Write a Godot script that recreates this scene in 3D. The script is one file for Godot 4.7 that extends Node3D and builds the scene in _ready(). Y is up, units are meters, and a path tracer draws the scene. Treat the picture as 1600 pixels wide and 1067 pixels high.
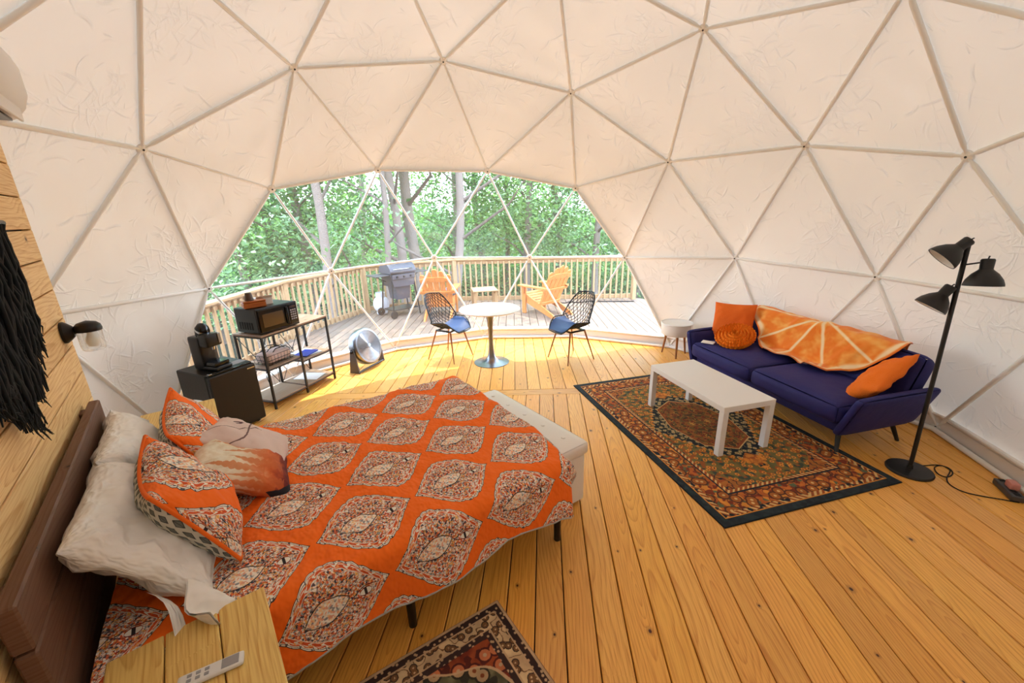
extends Node3D
# A geodesic dome tent with a bed and a lounge, looking out at a sunlit deck and trees. Metres, y up, floor at y = 0, dome centre above the origin.

const R := 3.5            # dome radius
const CY := 0.6605        # height of the dome's centre
var rng := RandomNumberGenerator.new()
var M := {}               # materials
var taken := {}           # names in use at top level

func _ready():
	rng.seed = 7
	# ---- camera
	var cam := Camera3D.new()
	cam.name = "camera"
	cam.fov = 79.66
	cam.near = 0.05
	cam.far = 300.0
	cam.position = Vector3(-1.195, 1.918, 2.688)
	cam.rotation = Vector3(-0.3045, -0.3730, -0.0258)
	cam.current = true
	add_child(cam)
	# ---- sky, sun, exposure
	var we := WorldEnvironment.new()
	we.name = "world_environment"
	var env := Environment.new()
	env.background_mode = Environment.BG_SKY
	var sky := Sky.new()
	var sm := ProceduralSkyMaterial.new()
	sm.sky_top_color = Color(0.72, 0.82, 0.95)
	sm.sky_horizon_color = Color(0.90, 0.95, 1.0)
	sm.sky_curve = 0.25
	sm.ground_bottom_color = Color(0.42, 0.44, 0.36)
	sm.ground_horizon_color = Color(0.75, 0.8, 0.75)
	sm.sky_energy_multiplier = 2.7
	sm.ground_energy_multiplier = 0.6
	sm.sun_angle_max = 20.0
	sky.sky_material = sm
	env.sky = sky
	env.tonemap_mode = Environment.TONE_MAPPER_LINEAR
	env.tonemap_exposure = 1.23
	env.sdfgi_enabled = true
	env.ssao_enabled = true
	env.ssil_enabled = true
	we.environment = env
	add_child(we)
	var sun := DirectionalLight3D.new()
	sun.name = "sun"
	sun.light_color = Color(1.0, 0.96, 0.9)
	sun.light_energy = 2.1
	sun.light_angular_distance = 0.6
	sun.shadow_enabled = true
	sun.look_at_from_position(Vector3(0.30, 2.2, -0.62), Vector3.ZERO, Vector3.UP)
	add_child(sun)

	make_materials()
	# ---- the setting
	build_floor()
	build_dome()
	build_wall()
	build_deck()
	build_outside()
	# ---- the things
	build_bed()
	build_kitchen()
	build_dining()
	build_lounge()
	build_terrace_things()

# ------------------------------------------------------------------ nodes
func numbered(called: String) -> String:
	var n: int = taken.get(called, 0)
	taken[called] = n + 1
	return called if n == 0 else "%s_%03d" % [called, n]

func tag(o: Node, label: String, category := "", group := "", kind := "") -> Node:
	if label: o.set_meta("label", label)
	if category: o.set_meta("category", category)
	if group: o.set_meta("group", group)
	if kind: o.set_meta("kind", kind)
	return o

func thing(called: String, label: String, category: String, at := Vector3.ZERO, turn := 0.0, group := "") -> Node3D:
	var o := Node3D.new()
	o.name = numbered(called)
	add_child(o)
	o.position = at
	o.rotation.y = turn
	tag(o, label, category, group)
	return o

func single(called: String, label: String, category: String, mesh: Mesh, mat: Material, xf := Transform3D.IDENTITY, group := "") -> MeshInstance3D:
	var o := MeshInstance3D.new()
	o.name = numbered(called)
	o.mesh = mesh
	o.material_override = mat
	o.transform = xf
	add_child(o)
	tag(o, label, category, group)
	return o

func structure(called: String, label := "") -> Node3D:
	var o := Node3D.new()
	o.name = called
	add_child(o)
	o.set_meta("kind", "structure")
	if label: o.set_meta("label", label)
	return o

func part(par: Node, called: String, mesh: Mesh, mat: Material, xf := Transform3D.IDENTITY) -> MeshInstance3D:
	var o := MeshInstance3D.new()
	o.name = called
	o.mesh = mesh
	o.material_override = mat
	o.transform = xf
	par.add_child(o, true)
	return o

func mass(par: Node, called: String, mesh: Mesh, mat: Material, places: Array, tints := []) -> MultiMeshInstance3D:
	var mm := MultiMesh.new()
	mm.transform_format = MultiMesh.TRANSFORM_3D
	mm.use_colors = tints.size() > 0
	mm.mesh = mesh
	mm.instance_count = places.size()
	for i in places.size():
		mm.set_instance_transform(i, places[i])
		if tints.size() > 0: mm.set_instance_color(i, tints[i])
	var o := MultiMeshInstance3D.new()
	o.name = called
	o.multimesh = mm
	o.material_override = mat
	par.add_child(o, true)
	o.set_meta("kind", "stuff")
	return o

func xf(p: Vector3, e := Vector3.ZERO, s := Vector3.ONE) -> Transform3D:
	return Transform3D(Basis.from_euler(e * PI / 180.0) * Basis.from_scale(s), p)

func rnd(a: float, b: float) -> float:
	return rng.randf_range(a, b)

# ------------------------------------------------------------------ mesh tools
func begin() -> SurfaceTool:
	var st := SurfaceTool.new()
	st.begin(Mesh.PRIMITIVE_TRIANGLES)
	return st

func done(st: SurfaceTool) -> ArrayMesh:
	st.index()
	st.generate_normals()
	return st.commit()

# corners run counter-clockwise seen from outside
func tri(st: SurfaceTool, a: Vector3, b: Vector3, c: Vector3, ua := Vector2.ZERO, ub := Vector2.ZERO, uc := Vector2.ZERO):
	st.set_uv(ua); st.add_vertex(a)
	st.set_uv(uc); st.add_vertex(c)
	st.set_uv(ub); st.add_vertex(b)

func quad(st: SurfaceTool, a: Vector3, b: Vector3, c: Vector3, d: Vector3, ua := Vector2.ZERO, ub := Vector2.ZERO, uc := Vector2.ZERO, ud := Vector2.ZERO):
	tri(st, a, b, c, ua, ub, uc)
	tri(st, a, c, d, ua, uc, ud)

# a chamfered box; the grain of its texture runs along axis g (0 x, 1 y, 2 z)
func bx(st: SurfaceTool, c: Vector3, s: Vector3, ch := 0.003, g := 0, t := Transform3D.IDENTITY, uo := Vector2.ZERO):
	st.set_smooth_group(-1)
	var h := s / 2.0
	ch = minf(ch, minf(h.x, minf(h.y, h.z)) * 0.9)
	var uvf := func(p: Vector3, n: int) -> Vector2:
		var along := p[g]
		var across := 0.0
		if n == g:
			along = p[(g + 1) % 3]
			across = p[(g + 2) % 3]
		else:
			across = p[3 - g - n]
			if n == (g + 2) % 3: across += 0.31
		return Vector2(across / 0.87, along / 2.3) + uo
	var P := func(sx: float, sy: float, sz: float, n: int) -> Vector3:
		var q := Vector3(sx * (h.x - ch), sy * (h.y - ch), sz * (h.z - ch))
		q[n] = (sx if n == 0 else sy if n == 1 else sz) * h[n]
		return q
	var put := func(pts: Array, n: int):
		var mid := Vector3.ZERO
		for q in pts: mid += q
		var nn: Vector3 = (pts[1] - pts[0]).cross(pts[2] - pts[0])
		if nn.dot(mid) < 0: pts.reverse()
		if pts.size() == 4:
			quad(st, t * (pts[0] + c), t * (pts[1] + c), t * (pts[2] + c), t * (pts[3] + c), uvf.call(pts[0], n), uvf.call(pts[1], n), uvf.call(pts[2], n), uvf.call(pts[3], n))
		else:
			tri(st, t * (pts[0] + c), t * (pts[1] + c), t * (pts[2] + c), uvf.call(pts[0], n), uvf.call(pts[1], n), uvf.call(pts[2], n))
	for n in 3:
		for sg in [-1.0, 1.0]:
			var q := []
			for k in [[-1.0, -1.0], [1.0, -1.0], [1.0, 1.0], [-1.0, 1.0]]:
				var v := [0.0, 0.0, 0.0]
				v[n] = sg
				v[(n + 1) % 3] = k[0]
				v[(n + 2) % 3] = k[1]
				q.append(P.call(v[0], v[1], v[2], n))
			put.call(q, n)
	if ch <= 0.0: return
	for n in 3:  # edges along axis n
		var a := (n + 1) % 3
		var b := (n + 2) % 3
		for sa in [-1.0, 1.0]:
			for sb in [-1.0, 1.0]:
				var q := []
				for k in [[-1.0, a], [1.0, a], [1.0, b], [-1.0, b]]:
					var v := [0.0, 0.0, 0.0]
					v[n] = k[0]
					v[a] = sa
					v[b] = sb
					q.append(P.call(v[0], v[1], v[2], k[1]))
				put.call(q, a)
	for sx in [-1.0, 1.0]:
		for sy in [-1.0, 1.0]:
			for sz in [-1.0, 1.0]:
				put.call([P.call(sx, sy, sz, 0), P.call(sx, sy, sz, 1), P.call(sx, sy, sz, 2)], 0)

func box(s: Vector3, ch := 0.003, g := 0, c := Vector3.ZERO, uo := Vector2(-1, -1)) -> ArrayMesh:
	var st := begin()
	if uo.x < 0: uo = Vector2(floor(rnd(0, 6)) / 6.0 + 1.0 / 12.0, rnd(0, 1))
	bx(st, c, s, ch, g, Transform3D.IDENTITY, uo)
	return done(st)

func tube(st: SurfaceTool, pts: Array, r, sides := 8, closed := false, caps := true):
	st.set_smooth_group(0)
	var n := pts.size()
	var rings := []
	var up := Vector3.UP
	var prev := Vector3.ZERO
	for i in n:
		var d: Vector3
		if closed: d = pts[(i + 1) % n] - pts[(i - 1 + n) % n]
		else: d = pts[mini(i + 1, n - 1)] - pts[maxi(i - 1, 0)]
		d = d.normalized()
		if i == 0:
			up = Vector3.UP if absf(d.y) < 0.9 else Vector3.RIGHT
			up = (up - d * up.dot(d)).normalized()
		else:
			up = (up - d * up.dot(d)).normalized()
		var side := d.cross(up)
		var rr: float = r[i] if r is Array else r
		var ring := []
		for k in sides:
			var a := TAU * k / sides
			ring.append(pts[i] + (up * cos(a) + side * sin(a)) * rr)
		rings.append(ring)
	var m := n if closed else n - 1
	for i in m:
		var A: Array = rings[i]
		var B: Array = rings[(i + 1) % n]
		for k in sides:
			var l := (k + 1) % sides
			quad(st, A[k], A[l], B[l], B[k], Vector2(float(k) / sides, i), Vector2(float(k + 1) / sides, i), Vector2(float(k + 1) / sides, i + 1), Vector2(float(k) / sides, i + 1))
	if caps and not closed:
		st.set_smooth_group(-1)
		for k in range(1, sides - 1):
			tri(st, rings[0][0], rings[0][k + 1], rings[0][k])
			tri(st, rings[n - 1][0], rings[n - 1][k], rings[n - 1][k + 1])

func tubes(pts: Array, r, sides := 8, closed := false) -> ArrayMesh:
	var st := begin()
	tube(st, pts, r, sides, closed)
	return done(st)

# profile of (radius, height) from the bottom up along the outside
func lathe(st: SurfaceTool, prof: Array, segs := 24, t := Transform3D.IDENTITY):
	var g := 1
	for i in prof.size() - 1:
		var a: Vector2 = prof[i]
		var b: Vector2 = prof[i + 1]
		if i > 0:
			var d0: Vector2 = (a - prof[i - 1]).normalized()
			var d1: Vector2 = (b - a).normalized()
			if d0.dot(d1) < 0.8: g += 1
		st.set_smooth_group(g)
		for k in segs:
			var p := TAU * k / segs
			var q := TAU * (k + 1) / segs
			var va := t * Vector3(a.x * sin(p), a.y, a.x * cos(p))
			var vb := t * Vector3(a.x * sin(q), a.y, a.x * cos(q))
			var vc := t * Vector3(b.x * sin(q), b.y, b.x * cos(q))
			var vd := t * Vector3(b.x * sin(p), b.y, b.x * cos(p))
			var u := float(k) / segs
			var w := float(k + 1) / segs
			if a.x > 1e-5 and b.x > 1e-5: quad(st, va, vb, vc, vd, Vector2(u, a.y), Vector2(w, a.y), Vector2(w, b.y), Vector2(u, b.y))
			elif a.x > 1e-5: tri(st, va, vb, vc, Vector2(u, a.y), Vector2(w, a.y), Vector2(w, b.y))
			elif b.x > 1e-5: tri(st, va, vc, vd, Vector2(u, a.y), Vector2(w, b.y), Vector2(u, b.y))

func lathed(prof: Array, segs := 24, t := Transform3D.IDENTITY) -> ArrayMesh:
	var st := begin()
	lathe(st, prof, segs, t)
	return done(st)

# a surface f(u, v), u and v in 0..1; seen from the side where u runs right and v runs up
func sheet(st: SurfaceTool, nu: int, nv: int, f: Callable, uvf = null, group := 0, flip := false):
	st.set_smooth_group(group)
	var P := []
	var U := []
	for j in nv + 1:
		for i in nu + 1:
			var u := float(i) / nu
			var v := float(j) / nv
			P.append(f.call(u, v))
			U.append(uvf.call(u, v) if uvf != null else Vector2(u, v))
	for j in nv:
		for i in nu:
			var a := j * (nu + 1) + i
			var b := a + 1
			var c := b + nu + 1
			var d := a + nu + 1
			if flip: quad(st, P[a], P[d], P[c], P[b], U[a], U[d], U[c], U[b])
			else: quad(st, P[a], P[b], P[c], P[d], U[a], U[b], U[c], U[d])

# a soft box: rounded by r, its faces swollen by bulge
func soft(st: SurfaceTool, s: Vector3, r: float, n := 8, bulge := 0.0, t := Transform3D.IDENTITY, uvs := 1.0):
	var h := s / 2.0
	for ax in 3:
		for sg in [-1.0, 1.0]:
			var a: int = (ax + 1) % 3
			var b: int = (ax + 2) % 3
			var f := func(u: float, v: float) -> Vector3:
				var q := Vector3.ZERO
				# denser near the edges
				var uu := sin((u - 0.5) * PI)
				var vv := sin((v - 0.5) * PI)
				q[ax] = sg * h[ax]
				q[a] = uu * h[a]
				q[b] = vv * h[b]
				var inner := Vector3(clampf(q.x, -h.x + r, h.x - r), clampf(q.y, -h.y + r, h.y - r), clampf(q.z, -h.z + r, h.z - r))
				var d := q - inner
				var o := inner + d.normalized() * minf(r, d.length()) if d.length() > 1e-6 else q
				var w := (1.0 - pow(absf(o.x / h.x), 4)) * (1.0 - pow(absf(o.z / h.z), 4)) if ax == 1 else (1.0 - pow(absf(o[a] / h[a]), 4)) * (1.0 - pow(absf(o[b] / h[b]), 4))
				o[ax] += sg * bulge * maxf(w, 0.0)
				return t * o
			sheet(st, n, n, f, func(u: float, v: float): return Vector2(u * s[a], v * s[b]) * uvs, 0, sg < 0)

func softbox(s: Vector3, r: float, n := 8, bulge := 0.0, t := Transform3D.IDENTITY, uvs := 1.0) -> ArrayMesh:
	var st := begin()
	soft(st, s, r, n, bulge, t, uvs)
	return done(st)

# outline (x, y) counter-clockwise seen from +z, pushed from z0 to z1
func prism(st: SurfaceTool, poly: PackedVector2Array, z0: float, z1: float, t := Transform3D.IDENTITY, uvs := 1.0, uo := Vector2.ZERO, smooth := false):
	if Geometry2D.is_polygon_clockwise(poly): poly.reverse()
	var idx := Geometry2D.triangulate_polygon(poly)
	st.set_smooth_group(-1)
	for i in range(0, idx.size(), 3):
		var a := poly[idx[i]]
		var b := poly[idx[i + 1]]
		var c := poly[idx[i + 2]]
		if (b - a).cross(c - a) < 0:
			var s := b
			b = c
			c = s
		tri(st, t * Vector3(a.x, a.y, z1), t * Vector3(b.x, b.y, z1), t * Vector3(c.x, c.y, z1), a * uvs + uo, b * uvs + uo, c * uvs + uo)
		tri(st, t * Vector3(a.x, a.y, z0), t * Vector3(c.x, c.y, z0), t * Vector3(b.x, b.y, z0), a * uvs + uo, c * uvs + uo, b * uvs + uo)
	if smooth: st.set_smooth_group(5)
	for i in poly.size():
		var a := poly[i]
		var b := poly[(i + 1) % poly.size()]
		var dz := Vector2(z1 - z0, 0) * uvs
		quad(st, t * Vector3(a.x, a.y, z0), t * Vector3(b.x, b.y, z0), t * Vector3(b.x, b.y, z1), t * Vector3(a.x, a.y, z1), a * uvs + uo, b * uvs + uo, b * uvs + dz + uo, a * uvs + dz + uo)

func prismed(poly: PackedVector2Array, z0: float, z1: float, t := Transform3D.IDENTITY, uvs := 1.0, uo := Vector2.ZERO, smooth := false) -> ArrayMesh:
	var st := begin()
	prism(st, poly, z0, z1, t, uvs, uo, smooth)
	return done(st)

# pillow in its own axes: x right, y up, z out; puffy in the middle, drawn in along the sides
func pillow(w: float, h: float, thick: float, pinch := 0.06, n := 22, lump := 0.012, seedn := 1, uvf = null) -> ArrayMesh:
	var nz := FastNoiseLite.new()
	nz.seed = seedn
	nz.frequency = 3.0
	var st := begin()
	for sg in [1.0, -1.0]:
		var f := func(u: float, v: float) -> Vector3:
			var a := sin((u - 0.5) * PI)
			var b := sin((v - 0.5) * PI)
			var x := a * (1.0 - pinch * (1.0 - b * b) * 1.0)
			var y := b * (1.0 - pinch * (1.0 - a * a) * 1.0)
			var m := pow(maxf((1.0 - a * a) * (1.0 - b * b), 0.0), 0.42)
			var edge := minf(1.0, m * 3.0)
			var z: float = sg * m * thick / 2.0 + nz.get_noise_3d(a * w, b * h, sg * 0.2) * lump * edge * 2.2 + nz.get_noise_3d(a * w * 4.0, b * h * 4.0, sg * 0.7) * lump * edge * 0.5
			return Vector3(x * w / 2.0, y * h / 2.0, z)
		sheet(st, n, n, f, uvf, 0, sg < 0)
	return done(st)

func basis_from(x: Vector3, y: Vector3, at: Vector3) -> Transform3D:
	x = x.normalized()
	var z := x.cross(y).normalized()
	return Transform3D(Basis(x, z.cross(x), z), at)

# ------------------------------------------------------------------ materials
func mat(called: String, c: Color, rough := 0.6, metal := 0.0) -> StandardMaterial3D:
	var m := StandardMaterial3D.new()
	m.resource_name = called
	m.albedo_color = c
	m.roughness = rough
	m.metallic = metal
	M[called] = m
	return m

func noise(kind: int, freq: float, seedn: int, oct := 3) -> FastNoiseLite:
	var n := FastNoiseLite.new()
	n.noise_type = kind
	n.frequency = freq
	n.seed = seedn
	n.fractal_octaves = oct
	return n

func ntex(n: FastNoiseLite, w := 512, h := 512) -> Texture2D:
	return ImageTexture.create_from_image(n.get_seamless_image(w, h))

# pine: six boards side by side, near white so that a material tints it
func wood_image() -> Image:
	var w := 768
	var h := 2048
	var sw := 128
	var warp := noise(FastNoiseLite.TYPE_SIMPLEX_SMOOTH, 0.012, 3).get_seamless_image(192, 128)
	warp.resize(w, h, Image.INTERPOLATE_CUBIC)
	var fib := noise(FastNoiseLite.TYPE_SIMPLEX, 0.12, 5).get_seamless_image(768, 64)
	fib.resize(w, h, Image.INTERPOLATE_CUBIC)
	warp.convert(Image.FORMAT_L8)
	fib.convert(Image.FORMAT_L8)
	var wd := warp.get_data()
	var fd := fib.get_data()
	var out := PackedByteArray()
	out.resize(w * h * 3)
	var r := RandomNumberGenerator.new()
	r.seed = 11
	for s in 6:
		var pith := [0.1, -0.9, 0.35, 1.5, -0.2, -1.4][s] as float
		var hh := [0.5, 1.1, 0.25, 1.6, 0.8, 0.6][s] as float
		var fr := [5.0, 4.2, 6.0, 5.0, 4.0, 5.4][s] as float
		var ph := r.randf() * 6.0
		var knots := []
		for k in [2, 1, 3, 1, 2, 2][s]:
			knots.append([r.randf_range(-0.7, 0.7), r.randf_range(80, h - 80), r.randf_range(0.045, 0.12)])
		for y in h:
			var ty := TAU * y / h
			var dh := hh + 0.45 * sin(ty + ph) + 0.25 * sin(2.0 * ty + ph * 2.3)
			var near := []
			for k in knots:
				if absf(y - k[1]) < 150: near.append(k)
			for xi in sw:
				var x := (xi - 63.5) / 64.0
				var o := y * w + s * sw + xi
				var wv := wd[o] / 255.0 - 0.5
				var d := x - pith + wv * 0.5
				var rc := sqrt(d * d + dh * dh) * fr + wv * 1.6
				var dark := 0.0
				for k in near:
					var kx: float = (x - k[0]) / k[2]
					var ky: float = (y - k[1]) / (64.0 * k[2] * 1.35)
					var kd := sqrt(kx * kx + ky * ky)
					rc += 1.6 * exp(-kd * 0.55)
					if kd < 1.25: dark = maxf(dark, clampf((1.25 - kd) * 2.0, 0.0, 1.0))
					elif kd < 3.0: dark = maxf(dark, 0.22 * (3.0 - kd) / 1.75)
				var t := rc - floorf(rc)
				var late := t * t * t * (1.0 if t < 0.92 else (1.0 - t) / 0.08)
				var f := fd[o] / 255.0
				var b := clampf(late * 0.50 + (0.55 - f) * 0.55, 0.0, 1.0)
				var cr := 1.0 - 0.22 * b
				var cg := 1.0 - 0.40 * b
				var cb := 1.0 - 0.58 * b
				if dark > 0.0:
					cr = lerpf(cr, 0.30, dark)
					cg = lerpf(cg, 0.17, dark)
					cb = lerpf(cb, 0.10, dark)
				out[o * 3] = int(cr * 255)
				out[o * 3 + 1] = int(cg * 255)
				out[o * 3 + 2] = int(cb * 255)
	return Image.create_from_data(w, h, false, Image.FORMAT_RGB8, out)

func px_set(a: PackedByteArray, o: int, c: Color):
	a[o] = int(clampf(c.r, 0, 1) * 255)
	a[o + 1] = int(clampf(c.g, 0, 1) * 255)
	a[o + 2] = int(clampf(c.b, 0, 1) * 255)

# the quilt's print: pointed scalloped medallions on orange, half dropped; one tile is 0.46 x 0.66 m
func quilt_image() -> Image:
	var w := 560
	var h := 800
	var cell := noise(FastNoiseLite.TYPE_CELLULAR, 0.115, 21, 1)
	cell.fractal_type = FastNoiseLite.FRACTAL_NONE
	cell.cellular_return_type = FastNoiseLite.RETURN_CELL_VALUE
	var cell2 := noise(FastNoiseLite.TYPE_CELLULAR, 0.06, 33, 1)
	cell2.fractal_type = FastNoiseLite.FRACTAL_NONE
	cell2.cellular_return_type = FastNoiseLite.RETURN_DISTANCE2_SUB
	var vein := noise(FastNoiseLite.TYPE_SIMPLEX_SMOOTH, 0.022, 8, 2)
	var pal := [Color(0.97, 0.90, 0.84), Color(0.95, 0.76, 0.60), Color(0.93, 0.46, 0.22), Color(0.28, 0.27, 0.31), Color(0.98, 0.93, 0.88), Color(0.97, 0.72, 0.40), Color(0.86, 0.42, 0.28), Color(0.66, 0.65, 0.62), Color(0.97, 0.86, 0.78)]
	var orange := Color(0.99, 0.435, 0.03)
	var ink := Color(0.16, 0.13, 0.14)
	var cream := Color(0.95, 0.91, 0.85)
	var red := Color(0.84, 0.33, 0.14)
	var out := PackedByteArray()
	out.resize(w * h * 3)
	for y in h:
		for x in w:
			var p := float(x) / w
			var q := float(y) / h
			var lx := p - 0.5
			var ly := q - 0.5
			var wide := 0.235 * pow(maxf(cos(lx * PI / 0.955), 0.0), 1.25) + 0.06 * maxf(0.0, 1.0 - absf(lx) / 0.48)
			if absf(lx) > 0.48 or absf(ly) > wide + 0.02:
				lx = p - roundf(p)
				ly = q - roundf(q)
				wide = 0.235 * pow(maxf(cos(lx * PI / 0.955), 0.0), 1.25) + 0.06 * maxf(0.0, 1.0 - absf(lx) / 0.48)
			wide *= 1.0 + 0.045 * absf(sin(lx * 38.0))
			var mx := lx * 0.46
			var my := ly * 0.66
			var c := orange
			if absf(lx) < 0.478 and wide > 0.001:
				var e := absf(ly) / wide
				var edge := (wide - absf(ly)) * 0.66
				edge = minf(edge, (0.478 - absf(lx)) * 0.46)
				if edge > 0.0:
					var cv := cell.get_noise_2d(lx * 560, ly * 800)
					var cd := cell2.get_noise_2d(lx * 560 + 900.0, ly * 800)
					var vn := vein.get_noise_2d(lx * 560, ly * 800)
					if edge < 0.0035: c = ink
					elif edge < 0.016:
						c = cream
						if absf(sin(lx * 38.0)) < 0.10 or absf(edge - 0.0105) < 0.0011: c = ink.lerp(cream, 0.25)
						elif cv > 0.72: c = Color(0.35, 0.33, 0.33)
					elif edge < 0.040:
						var lp := absf(sin(lx * 38.0 * 1.0 + 0.6 * sin(edge * 250.0)))
						c = red if lp > 0.42 else cream
						if absf(edge - 0.024) < 0.0025 and lp > 0.7: c = cream
						if cv > 0.6: c = Color(0.95, 0.62, 0.36)
					elif edge < 0.0455: c = cream if edge > 0.042 else red
					else:
						var k := int((cv * 0.5 + 0.5) * 8.99)
						c = pal[clampi(k, 0, 8)]
						if absf(vn) < 0.035: c = Color(0.78, 0.27, 0.14)
						elif absf(vn - 0.28) < 0.025: c = Color(0.25, 0.2, 0.22)
						if cd < -0.93: c = c.lerp(ink, 0.55)
						# the inner leaf with its stalk, and the drop beyond it
						var a := -0.12
						var ux := (mx + 0.035) * cos(a) - my * sin(a)
						var uy := (mx + 0.035) * sin(a) + my * cos(a)
						var lw := 0.050 * pow(maxf(1.0 - pow(absf(ux) / 0.088, 1.7), 0.0), 0.9)
						if absf(ux) < 0.088:
							var le := absf(uy) - lw
							if absf(le) < 0.0024: c = ink
							elif le < 0.0:
								c = cream.lerp(pal[clampi(k, 0, 8)], 0.55)
						var dx := mx - 0.115
						var dw := 0.017 * sqrt(maxf(1.0 - pow(dx / 0.024, 2), 0.0))
						if absf(dx) < 0.024:
							var de := absf(my + 0.012) - dw
							if absf(de) < 0.0022: c = Color(0.45, 0.12, 0.1)
							elif de < 0.0: c = cream if absf(dx) > 0.005 else ink
						if mx > 0.05 and mx < 0.17 and absf(my + 0.012 * sin(mx * 40.0)) < 0.0016: c = ink
			px_set(out, (y * w + x) * 3, c)
	return Image.create_from_data(w, h, false, Image.FORMAT_RGB8, out)

# little rosettes scattered on a ground: 0 ground, 1..3 petal, rim, eye
func rosette(n: FastNoiseLite, x: float, y: float) -> int:
	var d := n.get_noise_2d(x, y) + 1.0
	if d < 0.10: return 3
	if d < 0.30: return 1
	if d < 0.40: return 2
	return 0

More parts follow.
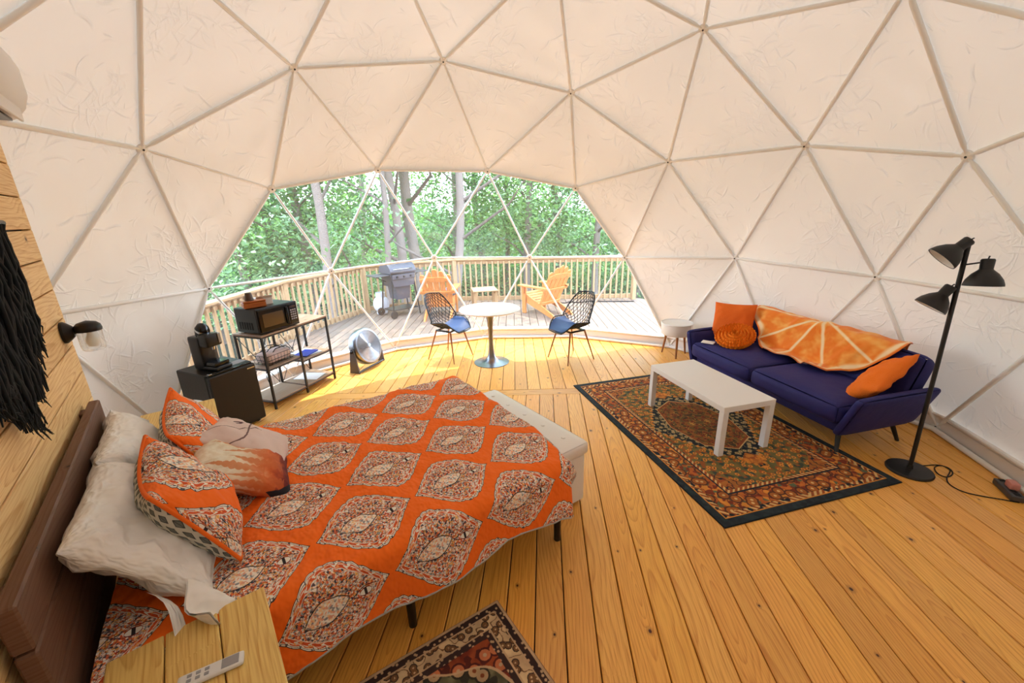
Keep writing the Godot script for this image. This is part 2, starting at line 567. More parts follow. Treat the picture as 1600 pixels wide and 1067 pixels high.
func rug_image(w: int, h: int, wm: float, hm: float, look: int) -> Image:
	var cellA := noise(FastNoiseLite.TYPE_CELLULAR, 0.055, 4 + look, 1)
	cellA.fractal_type = FastNoiseLite.FRACTAL_NONE
	cellA.cellular_return_type = FastNoiseLite.RETURN_DISTANCE
	var cellB := noise(FastNoiseLite.TYPE_CELLULAR, 0.035, 14 + look, 1)
	cellB.fractal_type = FastNoiseLite.FRACTAL_NONE
	cellB.cellular_return_type = FastNoiseLite.RETURN_DISTANCE
	var cellV := noise(FastNoiseLite.TYPE_CELLULAR, 0.11, 6 + look, 1)
	cellV.fractal_type = FastNoiseLite.FRACTAL_NONE
	cellV.cellular_return_type = FastNoiseLite.RETURN_CELL_VALUE
	var vine := noise(FastNoiseLite.TYPE_SIMPLEX_SMOOTH, 0.028, 9 + look, 2)
	var wear := noise(FastNoiseLite.TYPE_SIMPLEX, 0.02, 31, 4)
	var out := PackedByteArray()
	out.resize(w * h * 3)
	var navy := Color(0.07, 0.085, 0.11)
	var gold := Color(0.72, 0.45, 0.16)
	var rust := Color(0.50, 0.24, 0.09)
	var olive := Color(0.42, 0.34, 0.16)
	var tan := Color(0.72, 0.58, 0.36)
	var hw := w / 2
	var hh := h / 2
	for yy in hh:
		for xx in hw:
			var mx := wm * 0.5 - wm * (xx + 0.5) / w   # metres from the middle
			var my := hm * 0.5 - hm * (yy + 0.5) / h
			var ex := wm * 0.5 - mx
			var ey := hm * 0.5 - my
			var e := minf(ex, ey)
			var sx := mx * 330.0
			var sy := my * 330.0
			var cv := cellV.get_noise_2d(sx, sy)
			var vn := vine.get_noise_2d(sx, sy)
			var c: Color
			if look == 0:
				if e < 0.055: c = navy.lerp(Color(0.12, 0.17, 0.18), 0.5 + cv * 0.5)
				elif e < 0.066: c = gold
				elif e < 0.10:
					c = rust if sin((mx + my) * 130.0) > 0.0 else tan
					if cv > 0.4: c = navy
				elif e < 0.245:
					var k := rosette(cellB, sx * 0.8, sy * 0.8)
					c = gold.lerp(Color(0.60, 0.30, 0.10), clampf(0.5 + vn * 1.6, 0, 1))
					if k == 1: c = Color(0.56, 0.31, 0.11)
					elif k == 2: c = Color(0.27, 0.14, 0.07)
					elif k == 3: c = tan
					elif absf(vn) < 0.06: c = Color(0.33, 0.13, 0.07)
					elif cv > 0.55: c = Color(0.42, 0.16, 0.07)
					elif cv < -0.7: c = Color(0.30, 0.32, 0.22)
				elif e < 0.258: c = navy
				elif e < 0.285: c = tan if sin((mx - my) * 150.0) > 0.1 else rust
				else:
					# field: olive with stepped navy medallion and an orange heart
					var stepx := floorf(mx / 0.028) * 0.028
					var big := my / 0.80 + stepx / 0.47 + (0.10 if my > 0.52 else 0.0)
					var mid := maxf(my / 0.52, mx / 0.34) * 0.55 + (my / 0.52 + mx / 0.34) * 0.32
					if mid < 0.74:
						c = Color(0.52, 0.30, 0.12).lerp(Color(0.38, 0.29, 0.14), clampf(0.5 + sin((absf(mx) * 1.2 + my) * 60.0) * 0.7, 0, 1))
						var k := rosette(cellA, sx, sy)
						if k == 1: c = rust
						elif k == 3: c = navy
						elif absf(vn) < 0.05: c = Color(0.68, 0.47, 0.2)
						elif cv > 0.5: c = Color(0.28, 0.2, 0.1)
					elif mid < 0.78: c = rust
					elif mid < 0.80: c = tan
					elif big < 1.0:
						c = navy
						var k := rosette(cellA, sx * 1.1, sy * 1.1)
						if k == 1: c = Color(0.62, 0.53, 0.36)
						elif k == 2: c = Color(0.30, 0.27, 0.18)
						elif k == 3: c = rust
						elif absf(vn) < 0.05: c = Color(0.5, 0.4, 0.22)
						if absf(my - 0.62) / 0.09 + mx / 0.11 < 1.0: c = rust.lerp(gold, 0.5 + 0.5 * cv)
					elif big < 1.035: c = gold
					else:
						c = olive.lerp(Color(0.34, 0.31, 0.17), clampf(0.5 + vn * 2.0, 0, 1))
						var k := rosette(cellA, sx, sy)
						if k == 1: c = gold
						elif k == 3: c = navy
						elif cv > 0.6: c = Color(0.50, 0.27, 0.10)
						elif cv < -0.6: c = Color(0.20, 0.22, 0.17)
						if ex + ey < 0.78:
							c = Color(0.56, 0.33, 0.12) if cv < 0.2 else rust
							if absf(vn) < 0.07: c = navy
			else:
				var sand := Color(0.74, 0.60, 0.45)
				if e < 0.012: c = sand
				elif e < 0.04:
					c = Color(0.20, 0.12, 0.10)
					if cellA.get_noise_2d(sx * 1.9, sy * 1.9) + 1.0 < 0.22: c = sand
				elif e < 0.048: c = sand
				elif e < 0.105:
					c = sand.lerp(Color(0.82, 0.70, 0.52), clampf(0.5 + vn, 0, 1))
					var k := rosette(cellA, sx * 1.2, sy * 1.2)
					if k == 1: c = Color(0.45, 0.30, 0.18)
					elif k == 2: c = Color(0.2, 0.14, 0.1)
					elif absf(vn) < 0.05: c = Color(0.42, 0.28, 0.18)
				elif e < 0.113: c = sand
				elif e < 0.140:
					c = Color(0.22, 0.14, 0.12)
					if cellA.get_noise_2d(sx * 1.9 + 70.0, sy * 1.9) + 1.0 < 0.22: c = sand
				else:
					var md := pow(mx / 0.31, 2) + pow(my / 0.60, 2) + 0.05 * sin(atan2(my, mx) * 14.0)
					var k := rosette(cellB, sx, sy)
					if md < 1.0:
						c = Color(0.30, 0.28, 0.19).lerp(Color(0.44, 0.41, 0.29), clampf(0.5 + vn * 1.8, 0, 1))
						if k == 1: c = Color(0.68, 0.55, 0.40)
						elif k == 2: c = Color(0.18, 0.15, 0.1)
						elif k == 3: c = Color(0.5, 0.25, 0.12)
						elif cv > 0.55: c = Color(0.2, 0.18, 0.13)
					elif md < 1.05: c = sand
					else:
						c = Color(0.46, 0.17, 0.08).lerp(Color(0.60, 0.27, 0.12), clampf(0.5 + vn * 1.8, 0, 1))
						if k == 1: c = Color(0.74, 0.42, 0.26)
						elif k == 2: c = Color(0.30, 0.1, 0.06)
						elif k == 3: c = sand
						elif cv > 0.6: c = Color(0.33, 0.12, 0.07)
			var f := (1.17 if look == 0 else 1.08) + 0.10 * wear.get_noise_2d(xx, yy) + (0.05 if (xx + yy) % 2 == 0 else -0.05)
			c = Color(c.r * f, c.g * f, c.b * f)
			for k in 4:
				var X := xx if k % 2 == 0 else w - 1 - xx
				var Y := yy if k < 2 else h - 1 - yy
				px_set(out, (Y * w + X) * 3, c)
	return Image.create_from_data(w, h, false, Image.FORMAT_RGB8, out)

# a round orange slice: segments, pale membranes, pith and rind
func slice_image() -> Image:
	var n := 512
	var pulp := noise(FastNoiseLite.TYPE_CELLULAR, 0.05, 2, 1)
	pulp.fractal_type = FastNoiseLite.FRACTAL_NONE
	pulp.cellular_return_type = FastNoiseLite.RETURN_DISTANCE2_SUB
	var soft_n := noise(FastNoiseLite.TYPE_SIMPLEX, 0.012, 5, 3)
	var out := PackedByteArray()
	out.resize(n * n * 3)
	for y in n:
		for x in n:
			var dx := (x - 255.5) / 256.0
			var dy := (y - 255.5) / 256.0
			var r := sqrt(dx * dx + dy * dy)
			var a := atan2(dy, dx) + 0.12
			var seg := TAU / 10.0
			var t := absf(fposmod(a, seg) - seg / 2.0)  # 0 in the middle of a segment
			var gap := (seg / 2.0 - t) * r
			var p := pulp.get_noise_2d(r * 260.0, a * 260.0 * 0.6)
			var sn := soft_n.get_noise_2d(x, y)
			var c := Color(0.96, 0.50, 0.12).lerp(Color(1.0, 0.70, 0.34), clampf(0.45 + sn * 0.9 + p * 0.25, 0, 1))
			var pale := Color(1.0, 0.86, 0.66)
			var wall := 1.0 - smoothstep(0.008, 0.030, gap)
			wall = maxf(wall, 1.0 - smoothstep(0.05, 0.12, r))
			wall = maxf(wall, smoothstep(0.84, 0.90, r - 0.07 * pow(t / (seg / 2.0), 2.0)))
			c = c.lerp(pale, clampf(wall, 0, 1))
			if r > 0.93: c = pale.lerp(Color(0.97, 0.50, 0.13), smoothstep(0.93, 0.96, r))
			px_set(out, (y * n + x) * 3, c)
	return Image.create_from_data(n, n, false, Image.FORMAT_RGB8, out)

# grey geometric back of the shams: lozenges and lines on cream
func lozenge_image() -> Image:
	var n := 128
	var out := PackedByteArray()
	out.resize(n * n * 3)
	for y in n:
		for x in n:
			var u := float(x) / n * 2.0
			var v := float(y) / n * 2.0
			if int(floor(v)) % 2 == 1: u += 0.5
			var a := absf(u - floor(u) - 0.5)
			var b := absf(v - floor(v) - 0.5)
			var d := a * 1.25 + b * 0.9
			var c := Color(0.78, 0.76, 0.70)
			if d < 0.47: c = Color(0.24, 0.25, 0.24)
			if d < 0.36: c = Color(0.42, 0.43, 0.41)
			if a < 0.03 and d < 0.4: c = Color(0.26, 0.27, 0.26)
			px_set(out, (y * n + x) * 3, c)
	return Image.create_from_data(n, n, false, Image.FORMAT_RGB8, out)

# a misty fir wood fading to a red dusk, printed on a cushion
func forest_image() -> Image:
	var n := 320
	var out := PackedByteArray()
	out.resize(n * n * 3)
	var ns := noise(FastNoiseLite.TYPE_SIMPLEX, 0.03, 12, 4)
	for y in n:
		for x in n:
			var u := float(x) / n
			var v := float(y) / n      # 0 at the top
			var f := ns.get_noise_2d(x, y)
			var c := Color(0.88, 0.80, 0.68).lerp(Color(0.93, 0.88, 0.79), clampf(0.5 + f, 0, 1))
			c = c.lerp(Color(0.84, 0.38, 0.14), smoothstep(0.42, 0.70, v + f * 0.06))
			c = c.lerp(Color(0.40, 0.09, 0.07), smoothstep(0.62, 0.88, v + f * 0.05))
			for k in 9:
				var cx := 0.06 + k * 0.11
				var top := 0.30 + 0.10 * sin(k * 2.3)
				var dv := v - top
				if dv > 0.0 and dv < 0.42:
					var wv := dv * 0.20 * (0.6 + 0.4 * absf(sin(dv * 70.0)))
					if absf(u - cx) < wv: c = c.lerp(Color(0.80, 0.40, 0.18), 0.65)
			if (1.0 - u) + v > 1.66: c = Color(0.11, 0.10, 0.13)
			px_set(out, (y * n + x) * 3, c)
	return Image.create_from_data(n, n, false, Image.FORMAT_RGB8, out)

# pale pink cushion with a thin branch and a few dark leaves
func branch_image() -> Image:
	var n := 256
	var out := PackedByteArray()
	out.resize(n * n * 3)
	for y in n:
		for x in n:
			var u := float(x) / n
			var v := float(y) / n
			var c := Color(0.87, 0.76, 0.71)
			var by := 0.35 + 0.25 * u + 0.06 * sin(u * 7.0)
			if absf(v - by) < 0.006: c = Color(0.42, 0.30, 0.28)
			if absf(u - 0.45 - 0.4 * (v - 0.4)) < 0.006 and v > 0.1 and v < 0.55: c = Color(0.42, 0.30, 0.28)
			for k in 5:
				var p := Vector2(0.60 + 0.09 * k, 0.30 + 0.09 * k + (0.07 if k % 2 == 0 else -0.06))
				var d := Vector2(u, v) - p
				var e := Vector2(d.x * 0.8 + d.y * 0.6, -d.x * 0.6 + d.y * 0.8)
				if pow(e.x / 0.055, 2) + pow(e.y / 0.022, 2) < 1.0: c = Color(0.36, 0.20, 0.21)
			px_set(out, (y * n + x) * 3, c)
	return Image.create_from_data(n, n, false, Image.FORMAT_RGB8, out)

# creases of the tent cloth as a height map: bundles of fine folds, some long and straight, on soft waves
func crease_image() -> Image:
	var n := 768
	var r := RandomNumberGenerator.new()
	r.seed = 5
	var h := PackedFloat32Array()
	h.resize(n * n)
	var soft_n := noise(FastNoiseLite.TYPE_SIMPLEX_SMOOTH, 0.006, 44, 2).get_seamless_image(n, n)
	soft_n.convert(Image.FORMAT_L8)
	var sd := soft_n.get_data()
	for i in n * n: h[i] = 0.30 * sd[i] / 255.0
	for bundle in 34:
		var c := Vector2(r.randf() * n, r.randf() * n)
		var dir := r.randf() * TAU
		var long := r.randf() < 0.25
		var count := 2 if long else r.randi_range(5, 15)
		for k in count:
			var a := dir + r.randfn(0.0, 0.10 if long else 0.42)
			var p := c + Vector2(r.randfn(0, 1), r.randfn(0, 1)) * (20.0 if long else 55.0)
			var len := r.randf_range(180, 420) if long else r.randf_range(20, 120)
			var wd := r.randf_range(1.2, 2.4) if long else r.randf_range(1.3, 4.2)
			var amp := r.randf_range(0.10, 0.22) if long else r.randf_range(0.12, 0.45)
			var bend := r.randfn(0.0, 0.0015 if long else 0.012)
			var q := p
			for s in int(len):
				a += bend
				q += Vector2(cos(a), sin(a))
				var side := Vector2(-sin(a), cos(a))
				var f := sin(PI * s / len) * amp
				for o in range(-7, 8):
					var e := o / wd
					if absf(e) > 2.6: continue
					var t := q + side * o
					var x := posmod(int(t.x), n)
					var y := posmod(int(t.y), n)
					# steep on one side, easy on the other
					var g := f * exp(-e * e * (0.45 if o > 0 else 1.6))
					h[y * n + x] = maxf(h[y * n + x], 0.30 * sd[y * n + x] / 255.0 + g)
	var out := PackedByteArray()
	out.resize(n * n)
	for i in n * n: out[i] = int(255.0 * clampf(h[i], 0, 1))
	return Image.create_from_data(n, n, false, Image.FORMAT_L8, out)

func relief(m: StandardMaterial3D, t: Texture2D, cm: float):
	m.heightmap_enabled = true
	m.heightmap_texture = t
	m.heightmap_scale = cm

func make_materials():
	var wood_t := ImageTexture.create_from_image(wood_image())
	var fine_t := ntex(noise(FastNoiseLite.TYPE_SIMPLEX, 0.10, 70, 3), 256, 256)
	var weave_n := noise(FastNoiseLite.TYPE_CELLULAR, 0.09, 71, 1)
	var weave_t := ntex(weave_n, 256, 256)
	var puff_n := noise(FastNoiseLite.TYPE_SIMPLEX_SMOOTH, 0.022, 72, 2)
	var puff_t := ntex(puff_n, 512, 512)
	var crease_t := ImageTexture.create_from_image(crease_image())
	for k in [["floor_wood", Color(1, 1, 1), 0.40], ["deck_wood", Color(0.97, 0.97, 0.97), 0.7], ["wood", Color(1, 1, 1), 0.55], ["dark_wood", Color(1, 1, 1), 0.6]]:
		var m := mat(k[0], k[1], k[2])
		m.albedo_texture = wood_t
		m.vertex_color_use_as_albedo = true
	for k in [["pine", Color(0.97, 0.82, 0.55), 0.55], ["headboard_wood", Color(0.44, 0.31, 0.235), 0.6], ["adirondack_wood", Color(0.82, 0.53, 0.25), 0.6], ["rail_wood", Color(0.68, 0.56, 0.40), 0.7], ["night_wood", Color(0.93, 0.78, 0.45), 0.5], ["shelf_wood", Color(0.60, 0.50, 0.40), 0.5], ["leg_wood", Color(0.66, 0.44, 0.26), 0.5], ["box_wood", Color(0.70, 0.38, 0.12), 0.5]]:
		var m := mat(k[0], k[1], k[2])
		m.albedo_texture = wood_t
	# tent
	var f := mat("tent_cloth", Color(0.95, 0.905, 0.85), 0.30)
	f.backlight_enabled = true
	f.backlight = Color(0.30, 0.282, 0.254)
	f.metallic_specular = 0.45
	relief(f, crease_t, 1.35)
	var fs := mat("tent_trim", Color(0.95, 0.91, 0.87), 0.5)
	fs.backlight_enabled = false
	mat("strut_white", Color(0.96, 0.935, 0.90), 0.35)
	var pane := mat("clear_vinyl", Color(0.95, 0.97, 1.0, 0.09), 0.06)
	pane.transparency = BaseMaterial3D.TRANSPARENCY_ALPHA
	pane.cull_mode = BaseMaterial3D.CULL_DISABLED
	# plain looks
	mat("black_metal", Color(0.045, 0.043, 0.045), 0.4)
	mat("dark_gap", Color(0.08, 0.05, 0.03), 0.9)
	mat("black_plastic", Color(0.03, 0.03, 0.032), 0.32)
	var fr := mat("fridge_black", Color(0.055, 0.05, 0.048), 0.38)
	relief(fr, fine_t, 0.03)
	mat("gloss_black", Color(0.02, 0.02, 0.022), 0.12)
	mat("chrome", Color(0.72, 0.73, 0.75), 0.18, 1.0)
	mat("steel", Color(0.55, 0.56, 0.58), 0.3, 1.0)
	mat("dull_metal", Color(0.34, 0.33, 0.33), 0.4, 0.6)
	mat("lamp_black", Color(0.075, 0.062, 0.055), 0.45)
	mat("bronze", Color(0.09, 0.065, 0.05), 0.4, 0.3)
	mat("white_paint", Color(0.93, 0.91, 0.885), 0.35)
	mat("table_wood", Color(0.90, 0.82, 0.76), 0.3)
	mat("white_plastic", Color(0.90, 0.88, 0.86), 0.4)
	var wl := mat("white_leather", Color(0.93, 0.89, 0.85), 0.45)
	relief(wl, fine_t, 0.04)
	mat("bulb_frost", Color(0.95, 0.93, 0.88), 0.4)
	mat("paper", Color(0.93, 0.91, 0.88), 0.8)
	mat("grey_paper", Color(0.62, 0.60, 0.60), 0.7)
	mat("blue_folder", Color(0.10, 0.16, 0.62), 0.4)
	mat("kraft", Color(0.50, 0.33, 0.17), 0.8)
	mat("brown_cup", Color(0.30, 0.20, 0.12), 0.6)
	mat("pink_plastic", Color(0.80, 0.52, 0.46), 0.45)
	mat("seat_blue", Color(0.17, 0.27, 0.44), 0.6)
	var g := mat("thin_glass", Color(0.95, 0.96, 0.96, 0.28), 0.05)
	g.transparency = BaseMaterial3D.TRANSPARENCY_ALPHA
	var og := mat("reflection_tinted_glass", Color(0.30, 0.22, 0.14), 0.08)  # dark oven window; the tan reflection of the floor is painted into its colour
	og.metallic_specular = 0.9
	# cloth
	var q := mat("quilt_print", Color(1, 1, 1), 0.9)
	q.albedo_texture = ImageTexture.create_from_image(quilt_image())
	relief(q, puff_t, 0.5)
	q.rim_enabled = false
	var gr := mat("grey_print", Color(1, 1, 1), 0.9)
	gr.albedo_texture = ImageTexture.create_from_image(lozenge_image())
	var wp := mat("white_linen", Color(0.95, 0.925, 0.895), 0.9)
	relief(wp, puff_t, 0.8)
	mat("orange_trim", Color(0.95, 0.42, 0.05), 0.9)
	var fo := mat("forest_print", Color(1, 1, 1), 0.85)
	fo.albedo_texture = ImageTexture.create_from_image(forest_image())
	var br := mat("branch_print", Color(1, 1, 1), 0.85)
	br.albedo_texture = ImageTexture.create_from_image(branch_image())
	var vel := mat("navy_velvet", Color(0.115, 0.10, 0.37), 0.75)
	vel.rim_enabled = true
	vel.rim = 0.55
	vel.rim_tint = 0.85
	relief(vel, puff_t, 0.25)
	var oc := mat("orange_cloth", Color(0.90, 0.40, 0.06), 0.9)
	relief(oc, weave_t, 0.15)
	var ok := mat("orange_knit", Color(0.98, 0.47, 0.05), 0.9)
	relief(ok, weave_t, 0.3)
	mat("orange_ruffle", Color(0.98, 0.53, 0.06), 0.9)
	var bl := mat("slice_print", Color(1, 1, 1), 0.95)
	bl.albedo_texture = ImageTexture.create_from_image(slice_image())
	bl.rim_enabled = true
	bl.rim = 0.4
	bl.rim_tint = 0.5
	var r1 := mat("rug_print", Color(1, 1, 1), 0.95)
	r1.albedo_texture = ImageTexture.create_from_image(rug_image(512, 784, 1.52, 2.33, 0))
	relief(r1, weave_t, 0.2)
	var r2 := mat("small_rug_print", Color(1, 1, 1), 0.95)
	r2.albedo_texture = ImageTexture.create_from_image(rug_image(384, 640, 0.86, 1.45, 1))
	mat("rug_edge", Color(0.06, 0.07, 0.085), 0.95)
	mat("small_rug_edge", Color(0.62, 0.48, 0.36), 0.95)
	var ya := mat("black_yarn", Color(0.075, 0.09, 0.10), 0.95)
	ya.rim_enabled = true
	ya.rim = 0.5
	mat("cushion_grey", Color(0.36, 0.40, 0.46), 0.9)
	# outdoors
	var le := mat("leaf", Color(1, 1, 1), 0.6)
	le.vertex_color_use_as_albedo = true
	le.backlight_enabled = true
	le.backlight = Color(0.75, 0.95, 0.45)
	le.cull_mode = BaseMaterial3D.CULL_DISABLED
	var ba := mat("bark", Color(0.56, 0.50, 0.46), 0.95)
	relief(ba, fine_t, 2.0)
	var gd := mat("forest_floor", Color(0.30, 0.33, 0.17), 1.0)
	gd.albedo_texture = fine_t
	gd.uv1_scale = Vector3(6, 6, 6)
	mat("grill_grey", Color(0.29, 0.28, 0.30), 0.45, 0.2)
	mat("tank_white", Color(0.85, 0.86, 0.88), 0.4)
	mat("rubber", Color(0.03, 0.03, 0.03), 0.8)

# ------------------------------------------------------------------ the dome
func on_sphere(lat: float, az: float) -> Vector3:
	lat = deg_to_rad(lat)
	az = deg_to_rad(az)
	return Vector3(cos(lat) * sin(az), sin(lat), -cos(lat) * cos(az))

func ico(a: Vector3, b: Vector3, c: Vector3, i: int, j: int, k: int) -> Vector3:
	return ((a * i + b * j + c * k) / 3.0).normalized()

func settle(n: Vector3) -> Vector3:   # a node of the unit sphere to its place in the room; the lowest ring stands on the floor
	var p := n * R + Vector3(0, CY, 0)
	if n.y < -0.1:
		p.y = 0.034
		if n.x > 0.8 and n.z > 0.2 and n.z < 0.4:   # by the sofa's end the ring bulges outwards a little
			p = Vector3(3.42, 0.034, 1.09)
	return p

func nkey(p: Vector3) -> String:
	return "%d_%d_%d" % [roundi(p.x * 100), roundi(p.y * 100), roundi(p.z * 100)]

func build_dome():
	var wall := structure("wall_dome", "cream fabric dome wall of triangular panels on white steel tubes")
	var win := structure("window_1", "wide arched clear vinyl window of triangular panes facing the deck")
	var T := Vector3.UP
	var U := []
	var L := []
	for k in 5:
		U.append(on_sphere(26.565, 36 + 72 * k))
		L.append(on_sphere(-26.565, 72 * k))
	var faces := []
	for k in 5:
		var k1 := (k + 1) % 5
		faces.append([T, U[k], U[k1]])
		faces.append([U[k], U[k1], L[k1]])
		faces.append([U[k], L[k], L[k1]])
	# names of the window's nodes
	var wn := {}
	var I: Vector3 = U[4]
	var K: Vector3 = U[0]
	for q in [I, K, ico(I, K, L[0], 2, 1, 0), ico(I, K, L[0], 1, 2, 0), ico(I, K, L[0], 2, 0, 1), ico(I, K, L[0], 1, 1, 1), ico(I, K, L[0], 0, 2, 1), ico(I, K, L[0], 1, 0, 2), ico(I, K, L[0], 0, 1, 2), ico(K, L[0], L[1], 2, 0, 1), ico(K, L[0], L[1], 1, 1, 1), ico(K, L[0], L[1], 1, 0, 2), ico(I, L[0], L[4], 2, 0, 1), ico(I, L[0], L[4], 1, 1, 1), ico(I, L[0], L[4], 1, 0, 2)]:
		wn[nkey(settle(q))] = true
	# thin seams: pairs of directions whose strut lies behind the cloth
	var edges := {}
	var nodes := {}
	var nz := noise(FastNoiseLite.TYPE_SIMPLEX, 2.6, 5, 3)
	var count := 0
	for f in faces:
		for i in range(0, 3):
			for j in range(0, 3 - i):
				var tris := [[[3 - i - j, j, i], [2 - i - j, j + 1, i], [2 - i - j, j, i + 1]]]
				if i + j < 2: tris.append([[2 - i - j, j + 1, i], [1 - i - j, j + 1, i + 1], [2 - i - j, j, i + 1]])
				for t in tris:
					var n := []
					var low := false
					for q in t:
						var v := ico(f[0], f[1], f[2], q[0], q[1], q[2])
						if v.y < -0.2: low = true
						n.append(settle(v))
					if low: continue
					count += 1
					var glazed := true
					for q in n:
						if not wn.has(nkey(q)): glazed = false
					var mid: Vector3 = (n[0] + n[1] + n[2]) / 3.0
					if (n[1] - n[0]).cross(n[2] - n[0]).dot(Vector3(0, CY, 0) - mid) < 0:
						var s = n[1]
						n[1] = n[2]
						n[2] = s
					dome_panel(win if glazed else wall, n, glazed, nz, count)
					for q in 3:
						var a: Vector3 = n[q]
						var b: Vector3 = n[(q + 1) % 3]
						var k1 := nkey(a)
						var k2 := nkey(b)
						var k := k1 + "|" + k2 if k1 < k2 else k2 + "|" + k1
						if not edges.has(k): edges[k] = [a, b, glazed]
						else: edges[k][2] = edges[k][2] and glazed
						nodes[k1] = a
	# struts
	var thin := {}
	for e in [[I, ico(I, U[3], L[4], 2, 1, 0)], [ico(T, I, K, 1, 2, 0), ico(I, K, L[0], 2, 1, 0)], [ico(T, I, K, 1, 1, 1), ico(I, K, L[0], 1, 2, 0)]]:
		var k1 := nkey(settle(e[0]))
		var k2 := nkey(settle(e[1]))
		thin[k1 + "|" + k2 if k1 < k2 else k2 + "|" + k1] = true
	for k in edges:
		var a: Vector3 = edges[k][0]
		var b: Vector3 = edges[k][1]
		if a.y < 0.05 and b.y < 0.05: continue
		var r := 0.017
		var ins := 0.014
		if thin.has(k):
			r = 0.012
			ins = 0.003
		if edges[k][2]: r = 0.013
		var c := Vector3(0, CY, 0)
		a += (c - a).normalized() * ins
		b += (c - b).normalized() * ins
		var d := (b - a).normalized()
		# flattened ends, round in between
		part(wall if not edges[k][2] else win, "strut", tubes([a + d * 0.012, a + d * 0.06, a + d * 0.09, b - d * 0.09, b - d * 0.06, b - d * 0.012], [r * 0.55, r * 0.6, r, r, r * 0.6, r * 0.55], 10), M.strut_white)
	var hub := lathed([Vector2(0.0, -0.012), Vector2(0.040, -0.012), Vector2(0.046, -0.004), Vector2(0.040, 0.006), Vector2(0.012, 0.012), Vector2(0.0, 0.012)], 14)
	var bolt := lathed([Vector2(0.0, 0.0), Vector2(0.0085, 0.0), Vector2(0.0085, 0.016), Vector2(0.0, 0.016)], 8)
	for k in nodes:
		var p: Vector3 = nodes[k]
		var up := (Vector3(0, CY, 0) - p).normalized()
		if p.y < 0.05: up = Vector3(-p.x, 0.6, -p.z).normalized()
		var h := part(wall, "hub", hub, M.strut_white, Transform3D(Basis(Quaternion(Vector3.UP, up)), p + up * 0.016))
		part(h, "bolt", bolt, M.black_metal)
	# the foot of the dome: a tube on the floor and a boxed cloth curb behind it
	var foot := structure("baseboard_dome", "white base tube and cream boxed curb round the foot of the dome")
	var ring := []
	for k in nodes:
		if nodes[k].y < 0.05: ring.append(nodes[k])
	ring.sort_custom(func(a, b): return atan2(a.x, a.z) < atan2(b.x, b.z))
	for i in ring.size():
		var a: Vector3 = ring[i]
		var b: Vector3 = ring[(i + 1) % ring.size()]
		var d := (b - a).normalized()
		var out := d.cross(Vector3.UP)
		if out.dot(a) < 0: out = -out
		part(foot, "base_tube", tubes([a - out * 0.042 - d * 0.0, b - out * 0.042], 0.021, 12), M.strut_white, xf(Vector3(0, -0.012, 0)))
		var st := begin()
		var yaw := atan2(-d.z, d.x)
		var t := Transform3D(Basis(Vector3.UP, yaw), (a + b) / 2.0 + out * 0.040)
		var l := a.distance_to(b) + 0.07
		t.origin.y = 0.0
		bx(st, Vector3(0, 0.066, 0), Vector3(l, 0.132, 0.10), 0.012, 0, t)
		bx(st, Vector3(0, 0.147, 0.0), Vector3(l, 0.026, 0.128), 0.008, 0, t)
		part(foot, "curb", done(st), M.tent_trim)

func dome_panel(par: Node, n: Array, glazed: bool, nz: FastNoiseLite, seedn: int):
	var c := Vector3(0, CY, 0)
	var inward := ((n[1] - n[0]) as Vector3).cross(n[2] - n[0]).normalized()
	var ex := ((n[1] - n[0]) as Vector3).normalized()
	var ey := inward.cross(ex)
	var turn := fposmod(seedn * 2.399, TAU)
	var st := begin()
	st.set_smooth_group(0)
	var N := 6 if glazed else 22
	var P := {}
	var UVs := {}
	for i in N + 1:
		for j in N + 1 - i:
			var a := float(N - i - j) / N
			var b := float(i) / N
			var d := float(j) / N
			var p: Vector3 = n[0] * a + n[1] * b + n[2] * d
			var w := clampf(minf(a, minf(b, d)) * 7.0, 0.0, 1.0)
			var bulge := a * b * d * 27.0
			var dis := 0.0
			if glazed: dis = -0.012 * bulge + 0.004 * nz.get_noise_3d(p.x, p.y, p.z) * w
			else:
				# the cloth billows outwards a little and puckers where it is tied at the corners
				var pk := 0.0
				for q in 3:
					var away: Vector3 = p - n[q]
					var dist := away.length()
					var ang := atan2(away.dot(ey), away.dot(ex))
					pk += sin(ang * 30.0 + 4.0 * nz.get_noise_3d(p.x * 0.4, p.y * 0.4, p.z * 0.4)) * exp(-dist / 0.32) * smoothstep(0.03, 0.16, dist)
				dis = -0.028 * bulge + w * (0.012 * nz.get_noise_3d(p.x * 1.1, p.y * 1.7, p.z * 1.1) + 0.006 * pk + 0.004 * pow(maxf(1.0 - 2.6 * absf(nz.get_noise_3d(p.x * 1.6 + 9.0, p.y * 2.6, p.z * 1.6 + turn)), 0.0), 2.0) * smoothstep(-0.05, 0.35, nz.get_noise_3d(p.x * 0.22 + turn, p.y * 0.22, p.z * 0.22)))
			P[Vector2i(i, j)] = p + inward * dis
			var uv := Vector2((p - c).dot(ex), (p - c).dot(ey)).rotated(turn) / 1.5
			UVs[Vector2i(i, j)] = uv
	for i in N:
		for j in N - i:
			var a := Vector2i(i, j)
			var b := Vector2i(i + 1, j)
			var d := Vector2i(i, j + 1)
			tri(st, P[a], P[b], P[d], UVs[a], UVs[b], UVs[d])
			if i + j < N - 1:
				var e := Vector2i(i + 1, j + 1)
				tri(st, P[b], P[e], P[d], UVs[b], UVs[e], UVs[d])
	part(par, "pane" if glazed else "panel", done(st), M.clear_vinyl if glazed else M.tent_cloth)

# ------------------------------------------------------------------ floor, timber wall, deck
const DIR_FAR := 21.9     # the boards' turn from -z, in degrees
const DIR_NEAR := 26.0

